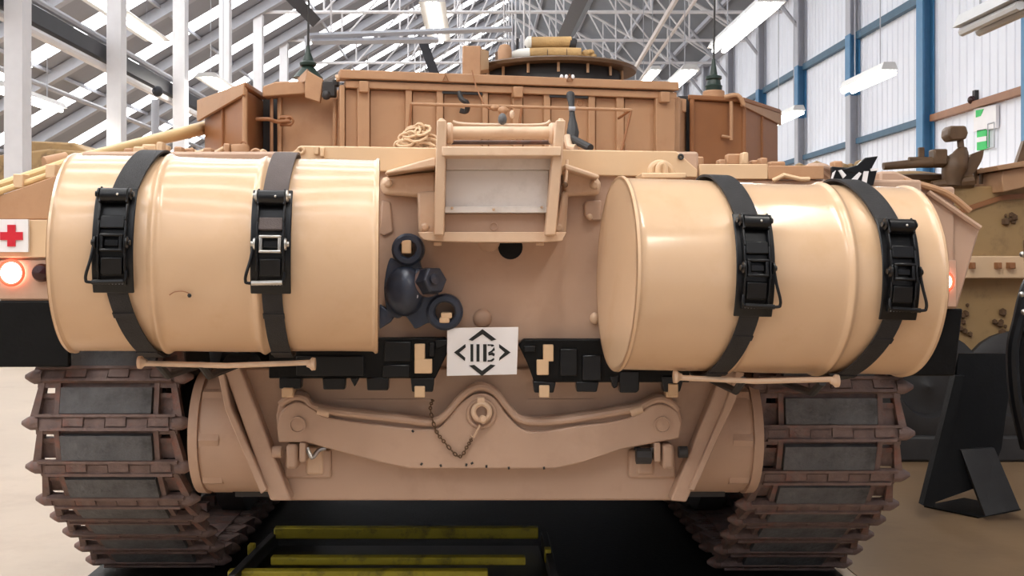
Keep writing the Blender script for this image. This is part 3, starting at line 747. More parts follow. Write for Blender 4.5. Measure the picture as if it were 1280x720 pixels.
for s, xc, ph in ((-1, (-1.634 - 1.03) / 2, 0.0), (1, (1.543 + 0.957) / 2, 0.035)):
    sp = MB()
    for dx in (-0.17, 0.17):
        sp.lathe((xc + dx - 0.02, CYs, CZs), (1, 0, 0), [(0, 0.08), (0, 0.355), (0.04, 0.355), (0.04, 0.08)], 28)
    sp.cyl((xc - 0.3, CYs, CZs), (xc + 0.3, CYs, CZs), 0.12, 20)
    tr = obj('track', sp, M['dark'], tank)
    org = MW[tr].to_translation()
    start = TOPLEN - 0.4 + 0.02 + ph
    for (y, z, dy, dz) in walk(start, LP)[:36]:
        rot = (math.atan2(dy, -dz), 0, 0)
        put('track_link', LK, tr, Vector((xc, y, z)) - org, rot)
        put('rubber_pad', PD, tr, Vector((xc, y, z)) - org, rot)
    for j in range(4):
        y = 5.55 + 0.82 * j
        for dx in (-0.15, 0.15):
            obj('road_wheel', MB().lathe((xc + dx - 0.07, y, 0.46), (1, 0, 0), [(0, 0.1), (0.0, 0.30), (0.01, 0.385), (0.13, 0.385), (0.14, 0.30), (0.14, 0.1)], 32), M['dark'], tank)
    # hull side over the track
    obj('side_skirt', MB().bx((xc + s * 0.33, 5.2, 0.55), (xc + s * 0.36, 8.8, 1.3)), M['hull'], tank)
    obj('suspension_arm', MB().bx((xc - s * 0.34, 5.2, 0.42), (xc - s * 0.42, 8.6, 0.62)), M['dark'], tank)
obj('belly_plate', MB().bx((-0.9, 4.12, 0.44), (0.9, 8.8, 0.53)), M['dark'], tank)
# ---- turret (yawed a little, so its left end is nearer)
YAW = math.radians(13.0)
TU = Vector((math.cos(YAW), math.sin(YAW), 0)); TN = Vector((math.sin(YAW), -math.cos(YAW), 0))
TP0 = at(425, 322, 5.0); TP0.z = 0
CAMP = Vector((0, 0, HC))
def T(px, py, d=0.0):
    r = Vector(((px - CX) / FPX, 1, (CY - py) / FPX)); p0 = TP0 + TN * d
    t = (p0 - CAMP).dot(TN) / r.dot(TN)
    return CAMP + r * t
def tpoly(pts, d, t):
    return MB().prism([T(x, y, d) for x, y in pts], -TN * t)
def tb_(x0, x1, z0, z1, d, t):
    # upright box on the turret's rear plane between two columns of the picture and two heights
    a = T(x0, 200, d); b = T(x1, 200, d)
    return MB().prism([(a.x, a.y, z0), (b.x, b.y, z0), (b.x, b.y, z1), (a.x, a.y, z1)], -TN * t)
ZTOP = T(500, 91, 0).z; ZD = zt - 0.02
def V2(p, z): return Vector((p.x, p.y, z))
pl, pr = T(425, 200, -0.03), T(850, 200, -0.03)
foot = [V2(at(335, 200, 5.42), 0), V2(at(420, 200, 5.3), 0), V2(pl, 0), V2(pr, 0), V2(at(862, 200, 5.75), 0), V2(at(925, 200, 5.85), 0), V2(at(962, 200, 6.25), 0), Vector((1.45, 8.6, 0)), Vector((-1.0, 8.8, 0)), Vector((-1.35, 6.2, 0))]
tur = obj('turret', MB().prism([p + Vector((0, 0, ZD)) for p in foot], (0, 0, ZTOP - 0.06 - ZD)), M['turret'], tank, bev=0.008)
zr = ZTOP - 0.075
ribs = ((425, 431), (447, 462), (507, 515), (546, 554), (603, 610), (641, 653), (680, 688), (736, 744), (771, 780), (820, 844))
for i, (a, b) in enumerate(ribs):
    wide = b - a > 11
    obj('pillar' if wide else 'rib', tb_(a, b, ZD, zr + 0.01, 0.02 if wide else 0.012, 0.05), M['turret'], tur, bev=0.003)
for i in range(len(ribs) - 1):
    obj('panel', tb_(ribs[i][1] + 0.6, ribs[i+1][0] - 0.6, ZD, zr - 0.005, -0.012, 0.02), M['turret'], tur, bev=0.004)
obj('rim', tb_(425, 849, ZTOP - 0.04, ZTOP, 0.04, 0.1), M['turret'], tur, bev=0.004)
obj('rim', tb_(432, 846, ZTOP - 0.078, ZTOP - 0.046, 0.022, 0.08), M['turret'], tur, bev=0.003)
for a, b in ((553, 603), (687, 735)):
    obj('slot', tb_(a, b, zr - 0.014, zr - 0.003, 0.016, 0.02), M['dark'], tur, label='dark slot under the rim')
for px in (455, 648, 832):
    obj('latch', tb_(px - 6, px + 6, ZTOP - 0.10, ZTOP - 0.05, 0.05, 0.05), M['turret'], tur, bev=0.004)
for px in (557, 712):
    p = T(px, 98, 0.045)
    obj('lashing_ring', MB().tube([p + Vector((0, 0, .02)), p + Vector((-.013, 0, -.012)), p + Vector((.013, 0, -.012))], 0.003, 6, closed=True), M['bin'], tur)
obj('lashing_ring', MB().ring(T(725, 129, 0.03), TN, 0.014, 0.0025, 16, 5), M['bin'], tur)
# stay rail in front of the basket
D = 0.22
rail = obj('stay_rail', MB().tube(smoothpath([T(514, 130, D), T(650, 133.5, D), T(789, 137.5, D)]), 0.0075, 8), M['turret'], tur)
for q in (((514, 130), (510, 180)), ((652, 135), (646, 180)), ((789, 138), (776, 192)), ((788, 138), (773, 148))):
    obj('rail_leg', MB().tube([T(*q[0], D), T(*q[1], D * (0.4 if q[1][1] < 150 else 1))], 0.006, 8), M['bin'], rail)
dk_ = obj('dark_handle', MB().tube(smoothpath([T(574, 116, 0.05), T(577, 124, 0.09), T(584, 129, 0.09), T(583, 139, 0.06), T(575, 138, 0.05)]), [0.012] * 17, 8), M['dark'], tur)
obj('chain_strap', MB().tube(smoothpath([T(590, 88, 0.05), T(596, 110, 0.1), T(608, 134, 0.22), T(620, 136, 0.22)]), 0.0035, 6), M['bin'], tur)
obj('rail_clamp', MB().ball(T(619, 135, 0.23), 0.018, 12, (1.2, 1, .8)), M['turret'], tur)
obj('rail_knob', MB().ball(T(629, 138, 0.25), 0.02, 12, (1.2, 1, .9)), M['turret'], tur)
# left bins
zl0 = ZD
def quad_wall(p, q, z0, z1, z2, t):
    # upright wall from p to q, top going z1 -> z2, thickened inwards
    n = Vector((q.y - p.y, -(q.x - p.x), 0)).normalized()
    return MB().prism([V2(p, z0), V2(q, z0), V2(q, z2), V2(p, z1)], -n * t)
a, b = at(256, 200, 5.51), at(306, 200, 5.0); c2 = at(329, 200, 5.36); d2_ = Vector((-1.32, 5.9, 0))
zbin = at(306, 111, 5.0).z
lb = obj('left_bin', MB().prism([V2(b, ZD), V2(c2, ZD), V2(d2_, ZD), V2(a, ZD)], (0, 0, zbin - ZD)), M['bin'], tur, bev=0.006)
lb.name = 'stowage_bin'
lid = MB().prism([V2(at(248, 0, 5.52), zbin), V2(at(307, 0, 4.96), zbin), V2(at(332, 0, 5.34), zbin), V2(d2_, zbin)], (0, 0, 0.028))
obj('bin_lid', lid, M['bin'], tur, bev=0.008)
lf = MB()
la, lb2 = at(246, 0, 5.50), at(304, 0, 4.965)
lf.prism([V2(la, zbin + .02), V2(lb2, zbin + .02), V2(lb2, zbin - 0.03), V2(la, zbin - 0.085)], (0.012, 0.012, 0))
obj('lid_flap', lf, M['canvas'] if False else M['turret'], tur, bev=0.003)
m_ = a.lerp(b, 0.5)
obj('bin_strip', MB().tube([V2(m_, ZD) + Vector((-.004, -.004, 0)), V2(m_, zbin - 0.05) + Vector((-.004, -.004, 0))], 0.008, 6), M['bin'], tur)
obj('bin_strip', MB().tube([V2(b, ZD), V2(b, zbin)], 0.012, 8), M['turret'], tur)
# door panel left of the basket with its rods, beam and lever
dr = obj('side_door', MB().ppx([(352, 112), (424, 112), (424, 192), (352, 192)], 5.22, 0.12), M['turret'], tur, bev=0.005)
obj('door_beam', MB().ppx([(328, 108), (344, 102), (398, 101), (398, 116), (328, 121)], 5.14, 0.1), M['turret'], tur, bev=0.006)
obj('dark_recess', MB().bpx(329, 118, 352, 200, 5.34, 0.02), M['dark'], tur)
for px in (339.5, 349.5):
    obj('door_rod', MB().tube([at(px, 118, 5.2), at(px, 196, 5.2)], 0.008 if px < 345 else 0.011, 8), M['turret'], tur)
obj('lever', MB().tube(smoothpath([at(320, 149, 5.08), at(336, 149, 5.08), at(346, 152, 5.1), at(362, 151, 5.12)]), 0.009, 8), M['bin'], tur)
for py in (147, 155):
    obj('lever_clamp', MB().tube([at(350, py, 5.13), at(364, py, 5.13)], 0.011, 10), M['bin'], tur)
obj('lever_clamp', MB().ring(at(362, 151, 5.12), (0, 1, 0), 0.017, 0.006, 16, 6), M['bin'], tur)
obj('wedge_bracket', MB().ppx([(384, 88), (404, 99), (400, 128), (381, 122), (381, 100)], 5.1, 0.03), M['turret'], tur, bev=0.004)
obj('wedge_bracket', MB().add([at(372, 98, 5.2), at(384, 86, 5.12), at(381, 102, 5.1), at(398, 100, 5.3), at(372, 104, 5.2), at(398, 106, 5.3)], [(0, 1, 2), (1, 3, 2), (0, 2, 4), (2, 3, 5, 4), (0, 4, 5, 3, 1)]), M['turret'], tur)
obj('latch_cluster', MB().box(at(412, 112, 5.1), (0.06, 0.05, 0.07)).ball(at(408, 119, 5.08), 0.022, 10).box(at(420, 104, 5.1), (0.03, 0.05, 0.03)), M['dark'], tur, bev=0.006)
obj('door_rod', MB().tube([at(419, 124, 5.14), at(418, 192, 5.14)], 0.01, 8), M['turret'], tur)
obj('rolled_sheet', MB().tube(smoothpath([at(420, 98, 5.05), at(436, 95, 5.05), at(448, 97, 5.05)]), 0.016, 8), M['lip'], tur)
# right bin
a, b, c_ = at(862, 200, 5.55), at(930, 200, 5.66), at(972, 200, 6.08)
zb2 = at(862, 125, 5.55).z
rb = obj('stowage_bin', MB().prism([V2(a, ZD), V2(b, ZD), V2(c_, ZD), V2(at(940, 200, 6.5), ZD), V2(at(862, 200, 6.3), ZD)], (0, 0, zb2 - ZD)), M['bin'], tur, bev=0.006)
obj('bin_lid', MB().prism([V2(at(860, 0, 5.53), zb2), V2(at(931, 0, 5.63), zb2), V2(at(976, 0, 6.08), zb2), V2(at(940, 0, 6.5), zb2), V2(at(862, 0, 6.3), zb2)], (0, 0, 0.025)), M['bin'], tur, bev=0.006)
p, q = at(929, 0, 5.62), at(977, 0, 6.1)
obj('lid_flap', MB().prism([V2(p, zb2 + .02), V2(q, zb2 + .02), V2(q, zb2 - .06), V2(p, zb2 - .02)], (-0.012, 0.015, 0)), M['turret'], tur, bev=0.003)
obj('bin_strip', MB().tube([V2(at(865, 0, 5.53), ZD), V2(at(865, 0, 5.53), zb2)], 0.012, 8), M['bin'], tur)
obj('bin_strip', MB().tube([V2(b, ZD), V2(b, zb2)], 0.012, 8), M['bin'], tur)
mm = b.lerp(c_, 0.5)
obj('bin_strip', MB().tube([V2(mm, ZD), V2(mm, zb2 - .04)], 0.01, 6), M['bin'], tur)
hp = at(914, 0, 5.6)
obj('bin_hinge', MB().tube([V2(hp, zb2), V2(hp, at(914, 175, 5.6).z)], 0.009, 8), M['turret'], tur)
obj('bin_hinge', MB().tube([at(902, 170, 5.6), at(914, 172, 5.6)], 0.007, 8), M['turret'], tur)
obj('lid_latch', MB().tube(smoothpath([V2(at(905, 0, 5.6), zb2 + .02), V2(at(922, 0, 5.6), zb2 + .03), V2(at(930, 0, 5.6), zb2 - .02)]), 0.012, 8), M['turret'], tur)
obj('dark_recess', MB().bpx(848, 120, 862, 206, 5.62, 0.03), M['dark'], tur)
obj('corner_plate', MB().ppx([(846, 122), (858, 124), (858, 140), (846, 138)], 5.48, 0.03), M['turret'], tur, bev=0.004)
# antenna mounts
def antenna(px, Y, z0, tan_base):
    p = at(px, 0, Y); prof = [(0, 0.075), (0.03, 0.05), (0.055, 0.03), (0.062, 0.04), (0.075, 0.042), (0.085, 0.028), (0.10, 0.024), (0.13, 0.012), (0.16, 0.008)]
    if tan_base:
        obj('antenna_collar', MB().lathe((p.x, Y, z0), (0, 0, 1), [(0, 0.06), (0.0, 0.062), (0.03, 0.062), (0.032, 0.056), (0.05, 0.056), (0.055, 0.05)], 24), M['turret'], tur)
        z0 += 0.05; prof = [(0, 0.042), (0.03, 0.045), (0.036, 0.038), (0.06, 0.034), (0.066, 0.042), (0.08, 0.042), (0.086, 0.02), (0.14, 0.012), (0.17, 0.008)]
    ab = obj('antenna_base', MB().lathe((p.x, Y, z0), (0, 0, 1), prof, 20), M['antgreen'], tur)
    obj('antenna_whip', MB().tube([(p.x, Y, z0 + 0.15), (p.x + 0.02, Y, z0 + 1.3)], [0.006, 0.003], 6), M['dark'], ab)
antenna(385, 5.5, at(385, 98, 5.5).z, False)
antenna(892, 5.8, at(892, 127, 5.8).z, True)
obj('antenna_foot', MB().bpx(372, 96, 398, 106, 5.44, 0.12), M['turret'], tur, bev=0.004)
# cupola on the roof
YC = 5.95
cc = at(692, 0, YC)
zc = at(692, 99, YC).z
cu = obj('cupola', MB().lathe((cc.x, YC, zc - 0.12), (0, 0, 1), [(0, 0.36), (0.12, 0.36), (0.15, 0.345)], 40), M['dark'], tur)
obj('cupola_lid', MB().lathe((cc.x, YC, at(692, 91, YC).z), (0, 0, 1), [(-0.008, 0.30), (-0.008, 0.435), (0.008, 0.44), (0.018, 0.42), (0.03, 0.30), (0.038, 0.15), (0.04, 0)], 44), M['gun'], cu)
for k in range(7):
    an = math.radians(-90 + (k - 3) * 24)
    e = Vector((cc.x + 0.367 * math.cos(an), YC + 0.367 * math.sin(an), 0))
    obj('cupola_post', MB().tube([V2(e, zc - 0.02), V2(e, at(692, 90, YC).z)], 0.008, 6), M['lip'], cu)
sb = obj('sight_box', MB().bpx(578, 57, 601, 96, 5.5, 0.16), M['turret'], tur, bev=0.006)
obj('sight_cheek', MB().prism([at(601, 60, 5.52), at(611, 64, 5.6), at(611, 86, 5.6), at(601, 88, 5.52)], (0, 0.12, 0)), M['lip'], sb)
obj('sight_neck', MB().bpx(584, 84, 596, 100, 5.56, 0.1), M['bin'], sb)
obj('roof_pod', MB().lathe(at(631, 80, 5.75), (0, 0, 1), [(0, 0.036), (0.07, 0.036), (0.095, 0.026), (0.105, 0)], 18), M['turret'], tur)
obj('roof_pod', MB().lathe(at(625, 80, 5.85), (0, 0, 1), [(0, 0.026), (0.06, 0.026), (0.075, 0)], 14), M['gun'], tur)
for k, px in enumerate((640, 646, 651, 657)):
    obj('roof_rod', MB().tube([at(px, 85, 6.4), at(px + 1, 44 + 4 * (k % 2), 6.4)], 0.009, 6), M['dark'] if k % 2 else M['steelgrey'], tur)
for px in (702, 708, 716):
    obj('roof_stud', MB().ball(at(px, 96, 5.2), 0.009, 8, (1, 1, 1.3)), M['white'], tur)
# ================================================================== FUEL DRUMS AND THEIR STRAPS
def drum(name, label, pl_, pr_, RD, dents, hoops):
    """pl_, pr_: world centres of the two ends"""
    ax = (pr_ - pl_).normalized(); L = (pr_ - pl_).length
    y = Vector((0, 0, 1)).cross(ax).normalized(); z = ax.cross(y)
    rot = Matrix((ax, y, z)).transposed()
    b = base((pl_ + pr_) / 2, name, None, rot); tag(b, label, 'drum', 'fuel drums strapped across the tank')
    h = L / 2
    prof = [(-h, RD - 0.004), (-h + 0.002, RD + 0.006), (-h + 0.010, RD + 0.007), (-h + 0.016, RD + 0.001)]
    xs = [-h + 0.02 + (L - 0.04) * i / 60 for i in range(61)]
    def rad(x):
        r = RD
        for c in hoops: r += 0.009 * math.exp(-((x - c) / 0.011) ** 2)
        return r
    for c in hoops: xs += [c + 0.011 * t for t in (-1.6, -1.1, -.7, -.3, 0, .3, .7, 1.1, 1.6)]
    prof += [(x, rad(x)) for x in sorted(xs)]
    prof += [(h - 0.016, RD + 0.001), (h - 0.010, RD + 0.007), (h - 0.002, RD + 0.006), (h, RD - 0.004)]
    N_ = 96
    sh = MB(); vs = []
    for x, r in prof:
        for k in range(N_):
            a = 2 * math.pi * k / N_
            f = max(0, 1 - abs(x) / h) ** 0.5
            w = f * (0.0016 * math.sin(3 * a + 9 * x) + 0.0010 * math.sin(7 * a - 13 * x + 1))
            for (dx, da, dw, dd) in dents:
                e = ((x - dx) / dw) ** 2 + ((math.atan2(math.sin(a - da), math.cos(a - da)) * RD) / dw) ** 2
                w -= dd * math.exp(-e)
            vs.append((x, -(r + w) * math.cos(a), (r + w) * math.sin(a)))
    fs = []
    for i in range(len(prof) - 1):
        for k in range(N_):
            q = (k + 1) % N_; fs.append((i*N_+k, i*N_+q, (i+1)*N_+q, (i+1)*N_+k))
    sh.add(vs, fs)
    obj('shell', sh, M['drum'], b, local=True, smooth=50)
    for s in (-1, 1):
        hd = MB().lathe((s * h, 0, 0), (-s, 0, 0), [(0.0, RD + 0.004), (0.0, RD - 0.006), (0.006, RD - 0.012), (0.03, RD - 0.016), (0.033, RD - 0.03), (0.033, 0.16), (0.030, 0.14), (0.030, 0.0)], 72)
        obj('drum_head', hd, M['drum'], b, local=True)
    for s, r_ in ((1, 0.036), (-1, 0.02)):
        obj('bung', MB().lathe((-h + 0.036, s * 0.2, 0.02), (-1, 0, 0), [(-0.004, r_ + 0.006), (0.004, r_), (0.014, r_), (0.014, 0)], 14), M['drum'], b, local=True)
    return b, L
def axis_x(b, px):
    """local x where the ray of picture column px meets the drum's axis plane"""
    Mx = MW[b]; o = Mx.to_translation(); ax = Mx.to_3x3() @ Vector((1, 0, 0)); k = (px - CX) / FPX
    return (k * o.y - o.x) / (ax.x - k * ax.y)
RL = 0.301
Lc, Rc = at(94, 316.5, 3.385), at(474, 320, 3.465)
dl, LL = drum('fuel_drum', 'sand fuel drum on the left with a scraped hole in its middle', Lc, Rc, RL - 0.006, [(-0.02, -0.28, 0.05, 0.004), (0.35, -0.9, 0.05, 0.003)], (-0.172, 0.115))
RR = 0.300
Lc2, Rc2 = at(769, 342, 3.445), at(1127, 351.5, 3.525)
dr2, LR = drum('fuel_drum', 'sand fuel drum on the right showing its open recessed left end', Lc2, Rc2, RR - 0.006, [(-0.36, -0.55, 0.05, 0.005), (-0.05, -0.1, 0.09, 0.004), (-0.33, -0.75, 0.06, 0.004)], (-0.12, 0.175))
def on(x, ph, r): return Vector((x, -r * math.cos(ph), r * math.sin(ph)))
def band(xf, w, p0, p1, r0, r1, n):
    m = MB(); vs = []
    for i in range(n + 1):
        ph = p0 + (p1 - p0) * i / n; x = xf(ph)
        vs += [on(x - w/2, ph, r0), on(x + w/2, ph, r0), on(x + w/2, ph, r1), on(x - w/2, ph, r1)]
    fs = [(0, 1, 2, 3), (4*n+3, 4*n+2, 4*n+1, 4*n)]
    for i in range(n):
        for j in range(4):
            q = (j + 1) % 4; fs.append((4*i+j, 4*i+q, 4*i+4+q, 4*i+4+j))
    return m.add(vs, fs)
def tbox(m, x, ph, r, d):
    """box d = (along x, along the curve, outwards) standing on the drum"""
    rot = Matrix((Vector((1, 0, 0)), Vector((0, math.sin(ph), math.cos(ph))), Vector((0, -math.cos(ph), math.sin(ph))))).transposed()
    return m.box(on(x, ph, r + d[2] / 2), d, rot)
def strap(dm, RD, px_top, px_mid, px_bot, label, side, worn, bright):
    s = base(MW[dm].to_translation(), 'ratchet_strap', None, MW[dm].to_3x3())
    tag(s, label, 'strap', 'black ratchet straps round the fuel drums')
    x0 = axis_x(dm, px_mid); xt = axis_x(dm, px_top); xb = axis_x(dm, px_bot)
    def xf(ph): return x0 + ((xt - x0) * max(0, math.sin(ph)) ** 2 + (xb - x0) * max(0, -math.sin(ph)) ** 2)
    rd = math.radians; RO = RD + 0.007
    obj('upper_webbing', band(xf, 0.070, rd(30), rd(168), RO, RO + 0.007, 40), M['strap_worn'] if worn else M['strap'], s, local=True)
    obj('lower_webbing', band(xf, 0.056, rd(-14), rd(-168), RO, RO + 0.006, 40), M['strap'], s, local=True)
    obj('webbing_sleeve', band(xf, 0.060, rd(-32), rd(-35), RO + 0.004, RO + 0.009, 3), M['strap'], s, local=True)
    obj('webbing_sleeve', band(xf, 0.060, rd(-66), rd(-70), RO + 0.004, RO + 0.009, 3), M['strap'], s, local=True)
    obj('backing_pad', band(lambda p: x0, 0.112, rd(-20), rd(35), RO + 0.008, RO + 0.014, 20), M['buckle'], s, bev=0.003, local=True)
    r = RO + 0.014
    for e in (-1, 1):
        m = MB()
        for a, hh in ((28, .030), (20, .022), (12, .018), (4, .024), (-4, .018), (-11, .014)): tbox(m, x0 + e * 0.036, rd(a), r - 0.002, (0.006, 0.05, hh))
        obj('ratchet_side', m, M['buckle'], s, bev=0.002, local=True)
        m = MB()
        for a in (29, 5):
            m = MB().lathe(on(x0 + e * 0.040, rd(a), r + 0.018), (e, 0, 0), [(0, 0.017), (0.005, 0.017), (0.007, 0.008), (0.012, 0.008)], 12)
            obj('ratchet_wheel', m, M['steel'] if bright else M['buckle'], s, local=True)
    obj('spool', MB().cyl(on(x0 - 0.036, rd(28), r + 0.018), on(x0 + 0.036, rd(28), r + 0.018), 0.021, 18), M['buckle'], s, local=True)
    obj('spool_rivet', MB().ball(on(x0 + 0.012, rd(27), r + 0.038), 0.004, 8), M['steel'], s, local=True)
    obj('cross_plate', tbox(MB(), x0, rd(15), r, (0.066, 0.036, 0.016)), M['strap_worn'] if bright else M['buckle'], s, bev=0.003, local=True)
    m = MB(); tbox(m, x0, rd(8.5), r, (0.062, 0.008, 0.024)); tbox(m, x0, rd(1.5), r, (0.062, 0.008, 0.024))
    for e in (-1, 1): tbox(m, x0 + e * 0.026, rd(5), r, (0.010, 0.045, 0.022))
    obj('pawl_frame', m, M['steel'] if bright else M['buckle'], s, bev=0.003, local=True)
    obj('pawl', tbox(MB(), x0, rd(5), r, (0.04, 0.02, 0.014)), M['buckle'], s, bev=0.003, local=True)
    obj('handle_plate', tbox(MB(), x0, rd(-6), r, (0.060, 0.05, 0.013)), M['buckle'], s, bev=0.004, local=True)
    e = side
    hp = [on(x0 + e * 0.045, rd(6), r + 0.015), on(x0 + e * 0.052, rd(-2), r + 0.02), on(x0 + e * 0.064, rd(-9), r + 0.024), on(x0 + e * 0.066, rd(-12), r + 0.024),
          on(x0 + e * 0.058, rd(-13.2), r + 0.024), on(x0, rd(-13.2), r + 0.024), on(x0 - e * 0.036, rd(-12.6), r + 0.02), on(x0 - e * 0.038, rd(-8), r + 0.012)]
    obj('handle_loop', MB().tube(smoothpath(hp, 4), 0.0045, 8), M['buckle'], s, local=True)
    obj('handle_grip', MB().cyl(on(x0 + e * 0.05, rd(-13.2), r + 0.024), on(x0 - e * 0.034, rd(-12.8), r + 0.023), 0.007, 10), M['steel'] if bright else M['buckle'], s, local=True)
    m = MB()
    for k in range(9): m.ball(on(x0 - 0.036 + 0.009 * k, rd(-14.8), r + 0.004), 0.0024, 6)
    obj('stitching', m, M['steelgrey'], s, local=True)
strap(dl, RL, 195, 172, 200, 'black strap around the left end of the scraped drum', -1, False, False)
strap(dl, RL, 359, 351, 358, 'faded black strap with bright buckle, right end of the scraped drum', -1, True, True)
strap(dr2, RR, 888, 902, 882, 'black strap nearest the open end of the right drum', 1, False, False)
strap(dr2, RR, 1047, 1068, 1036, 'black strap nearest the tail light, around the right drum', 1, False, False)
SX = axis_x(dl, 257)
obj('scrape_hole', MB().ball((SX, -RL + 0.019, -0.116), 0.006, 10, (1, .7, 1)), M['ink'], dl, local=True, label='small dark hole')
obj('scrape_lip', MB().tube(smoothpath([(SX - 0.055, -RL + 0.0185, -0.115), (SX - 0.04, -RL + 0.0165, -0.106), (SX - 0.018, -RL + 0.0165, -0.104), (SX, -RL + 0.0175, -0.110)]), 0.0018, 6), M['bin'], dl, local=True)
# ================================================================== SPARE TRACK LINKS UNDER THE PLATE
def spare(label, outline, splits, raised, clamps, teeth):
    Y = 3.782
    t = base(at(sum(p[0] for p in outline) / len(outline), 480, YP), 'spare_track_link'); tag(t, label, 'track link', 'black spare track links on the rear plate')
    obj('link_body', MB().ppx(outline, Y, 0.05), M['black'], t, bev=0.004)
    for x0, y0, x1, y1 in raised: obj('link_pad', MB().bpx(x0, y0, x1, y1, Y - 0.012, 0.02), M['blackpaint'], t, bev=0.004)
    for pts in teeth: obj('end_tooth', MB().ppx(pts, Y - 0.006, 0.05), M['blackpaint'], t, bev=0.004)
    for x0, y0, x1, y1 in clamps: obj('clamp', MB().bpx(x0, y0, x1, y1, Y - 0.02, 0.03), M['lip'], t, bev=0.003)
spare('black spare track links left of the white emblem sign', [(336, 424), (556, 422), (564, 430), (558, 444), (544, 473), (336, 473)], (), ((370, 445, 455, 470), (480, 427, 514, 452), (478, 456, 512, 472), (536, 428, 543, 446)),
      ((518, 430, 531, 450), (518, 449, 540, 467), (353, 485, 366, 496), (518, 483, 531, 497)),
      ([(349, 472), (377, 472), (376, 486), (349, 486)], [(403, 472), (432, 472), (431, 487), (404, 487)], [(437, 472), (449, 472), (443, 484)], [(458, 472), (486, 472), (485, 488), (459, 488)], [(513, 472), (543, 472), (541, 490), (515, 490)], [(543, 425), (558, 424), (564, 430), (545, 436)]))
spare('black spare track links right of the white emblem sign', [(648, 431), (655, 424), (862, 424), (862, 478), (668, 478), (660, 456)], (), ((700, 436, 722, 470), (728, 444, 752, 476), (655, 432, 670, 440)),
      ((679, 431, 692, 452), (671, 450, 686, 469), (674, 482, 687, 497), (836, 480, 848, 494)),
      ([(666, 476), (695, 478), (692, 491), (668, 491)], [(720, 477), (749, 477), (746, 490), (721, 490)], [(762, 470), (774, 470), (772, 484), (767, 486)], [(774, 464), (800, 464), (799, 488), (796, 491), (775, 491)], [(826, 470), (856, 470), (850, 490), (830, 490)]))
# ================================================================== EMBLEM SIGN
YS = 3.765
sg = base(at(603, 470, YS), 'emblem_sign'); tag(sg, 'white plate with a black diamond emblem and upright bars', 'sign')
obj('plate', MB().ppx([(559, 410), (648, 409), (646, 468), (558.5, 470)], YS, 0.012), M['white'], sg, bev=0.001)
def em(x, y): return (460 + x * 200 / 720, 280 + y * 200 / 720)
def ink(name, pts): obj(name, MB().ppx([em(*p) for p in pts], YS - 0.002, 0.003), M['ink'], sg, smooth=None)
ink('emblem_corner', [(515, 473), (578, 520), (556, 526), (515, 496), (470, 526), (452, 521)])
ink('emblem_corner', [(513, 684), (455, 637), (478, 634), (513, 661), (552, 632), (574, 636)])
ink('emblem_corner', [(387, 578), (438, 540), (440, 555), (411, 579), (438, 602), (436, 617)])
ink('emblem_corner', [(642, 578), (590, 540), (590, 556), (615, 578), (592, 601), (590, 615)])
ink('emblem_bar', [(461, 541), (474, 541), (474, 619), (461, 619)])
ink('emblem_bar', [(488, 541), (502, 541), (502, 619), (488, 619)])
ink('emblem_bar', [(518, 541), (534, 541), (534, 619), (518, 619)])
ink('emblem_stroke', [(538, 541), (562, 542), (569, 548), (556, 553), (553, 547), (538, 549)])
ink('emblem_stroke', [(568, 554), (571, 568), (560, 575), (541, 586), (541, 578), (556, 569)])
ink('emblem_stroke', [(560, 577), (571, 584), (568, 596), (556, 590), (542, 592), (542, 586)])
ink('emblem_stroke', [(538, 613), (552, 612), (567, 602), (569, 610), (558, 619), (538, 620)])
# ================================================================== CAST TOWING BRACKET
YB_ = 3.74
tw = base(at(525, 410, YP), 'towing_bracket'); tag(tw, 'blue-black cast towing bracket with ring lugs hung on the rear plate', 'bracket')
bl_ = spl2([(488, 322), (497, 326), (510, 330), (523, 326), (526, 334), (532, 340), (538, 354), (548, 368), (546, 376), (538, 384), (537, 396), (544, 404), (534, 404), (520, 411), (514, 404), (506, 395), (496, 398), (484, 388), (480, 360), (484, 332), (488, 322)], 3)[:-1]
obj('casting', MB().ppx(bl_, YB_ + 0.03, 0.068), M['bluecast'], tw, bev=0.016, seg=3)
obj('casting_dome', MB().ball(at(506, 364, YB_ + 0.03), 0.074, 24, (0.9, 0.72, 1.15)), M['bluecast'], tw)
def lug(px, py, ro, ri):
    c = at(px, py, YB_ + 0.03); k = YB_ / FPX
    obj('lug_ring', MB().lathe(c, (0, -1, 0), [(-0.06, ri*k), (-0.06, ro*k), (0.01, ro*k), (0.018, ro*k - 0.008), (0.018, ri*k + 0.006), (0.01, ri*k), (-0.06, ri*k)], 28, open_ends=True), M['bluecast'], tw)
lug(510, 312, 20.5, 10); lug(556, 390, 23, 12.5)
obj('lower_claw', MB().ppx([(474, 380), (494, 394), (488, 403), (474, 412)], YB_ + 0.03, 0.05), M['bluecast'], tw, bev=0.006)
obj('hex_nut', MB().lathe(at(536, 352, YB_ + 0.01), (0.55, -0.8, 0.15), [(-0.04, 0.056), (-0.02, 0.058), (-0.015, 0.05), (0.04, 0.047), (0.045, 0.04)], 6), M['bluecast'], tw, bev=0.006)
obj('nut_collar', MB().lathe(at(534, 353, YB_ + 0.02), (0.55, -0.8, 0.15), [(-0.04, 0.046), (0.004, 0.05), (0.008, 0.044)], 22), M['rust'], tw)
obj('nut_stud', MB().lathe(at(542, 349, YB_ - 0.03), (0.55, -0.8, 0.15), [(-0.02, 0.02), (0.012, 0.018), (0.014, 0.0)], 12), M['bluecast'], tw)
obj('grease_point', MB().ring(at(518, 370, YB_ - 0.005), (0, 1, 0), 0.010, 0.0035, 16, 6), M['steelgrey'], tw)
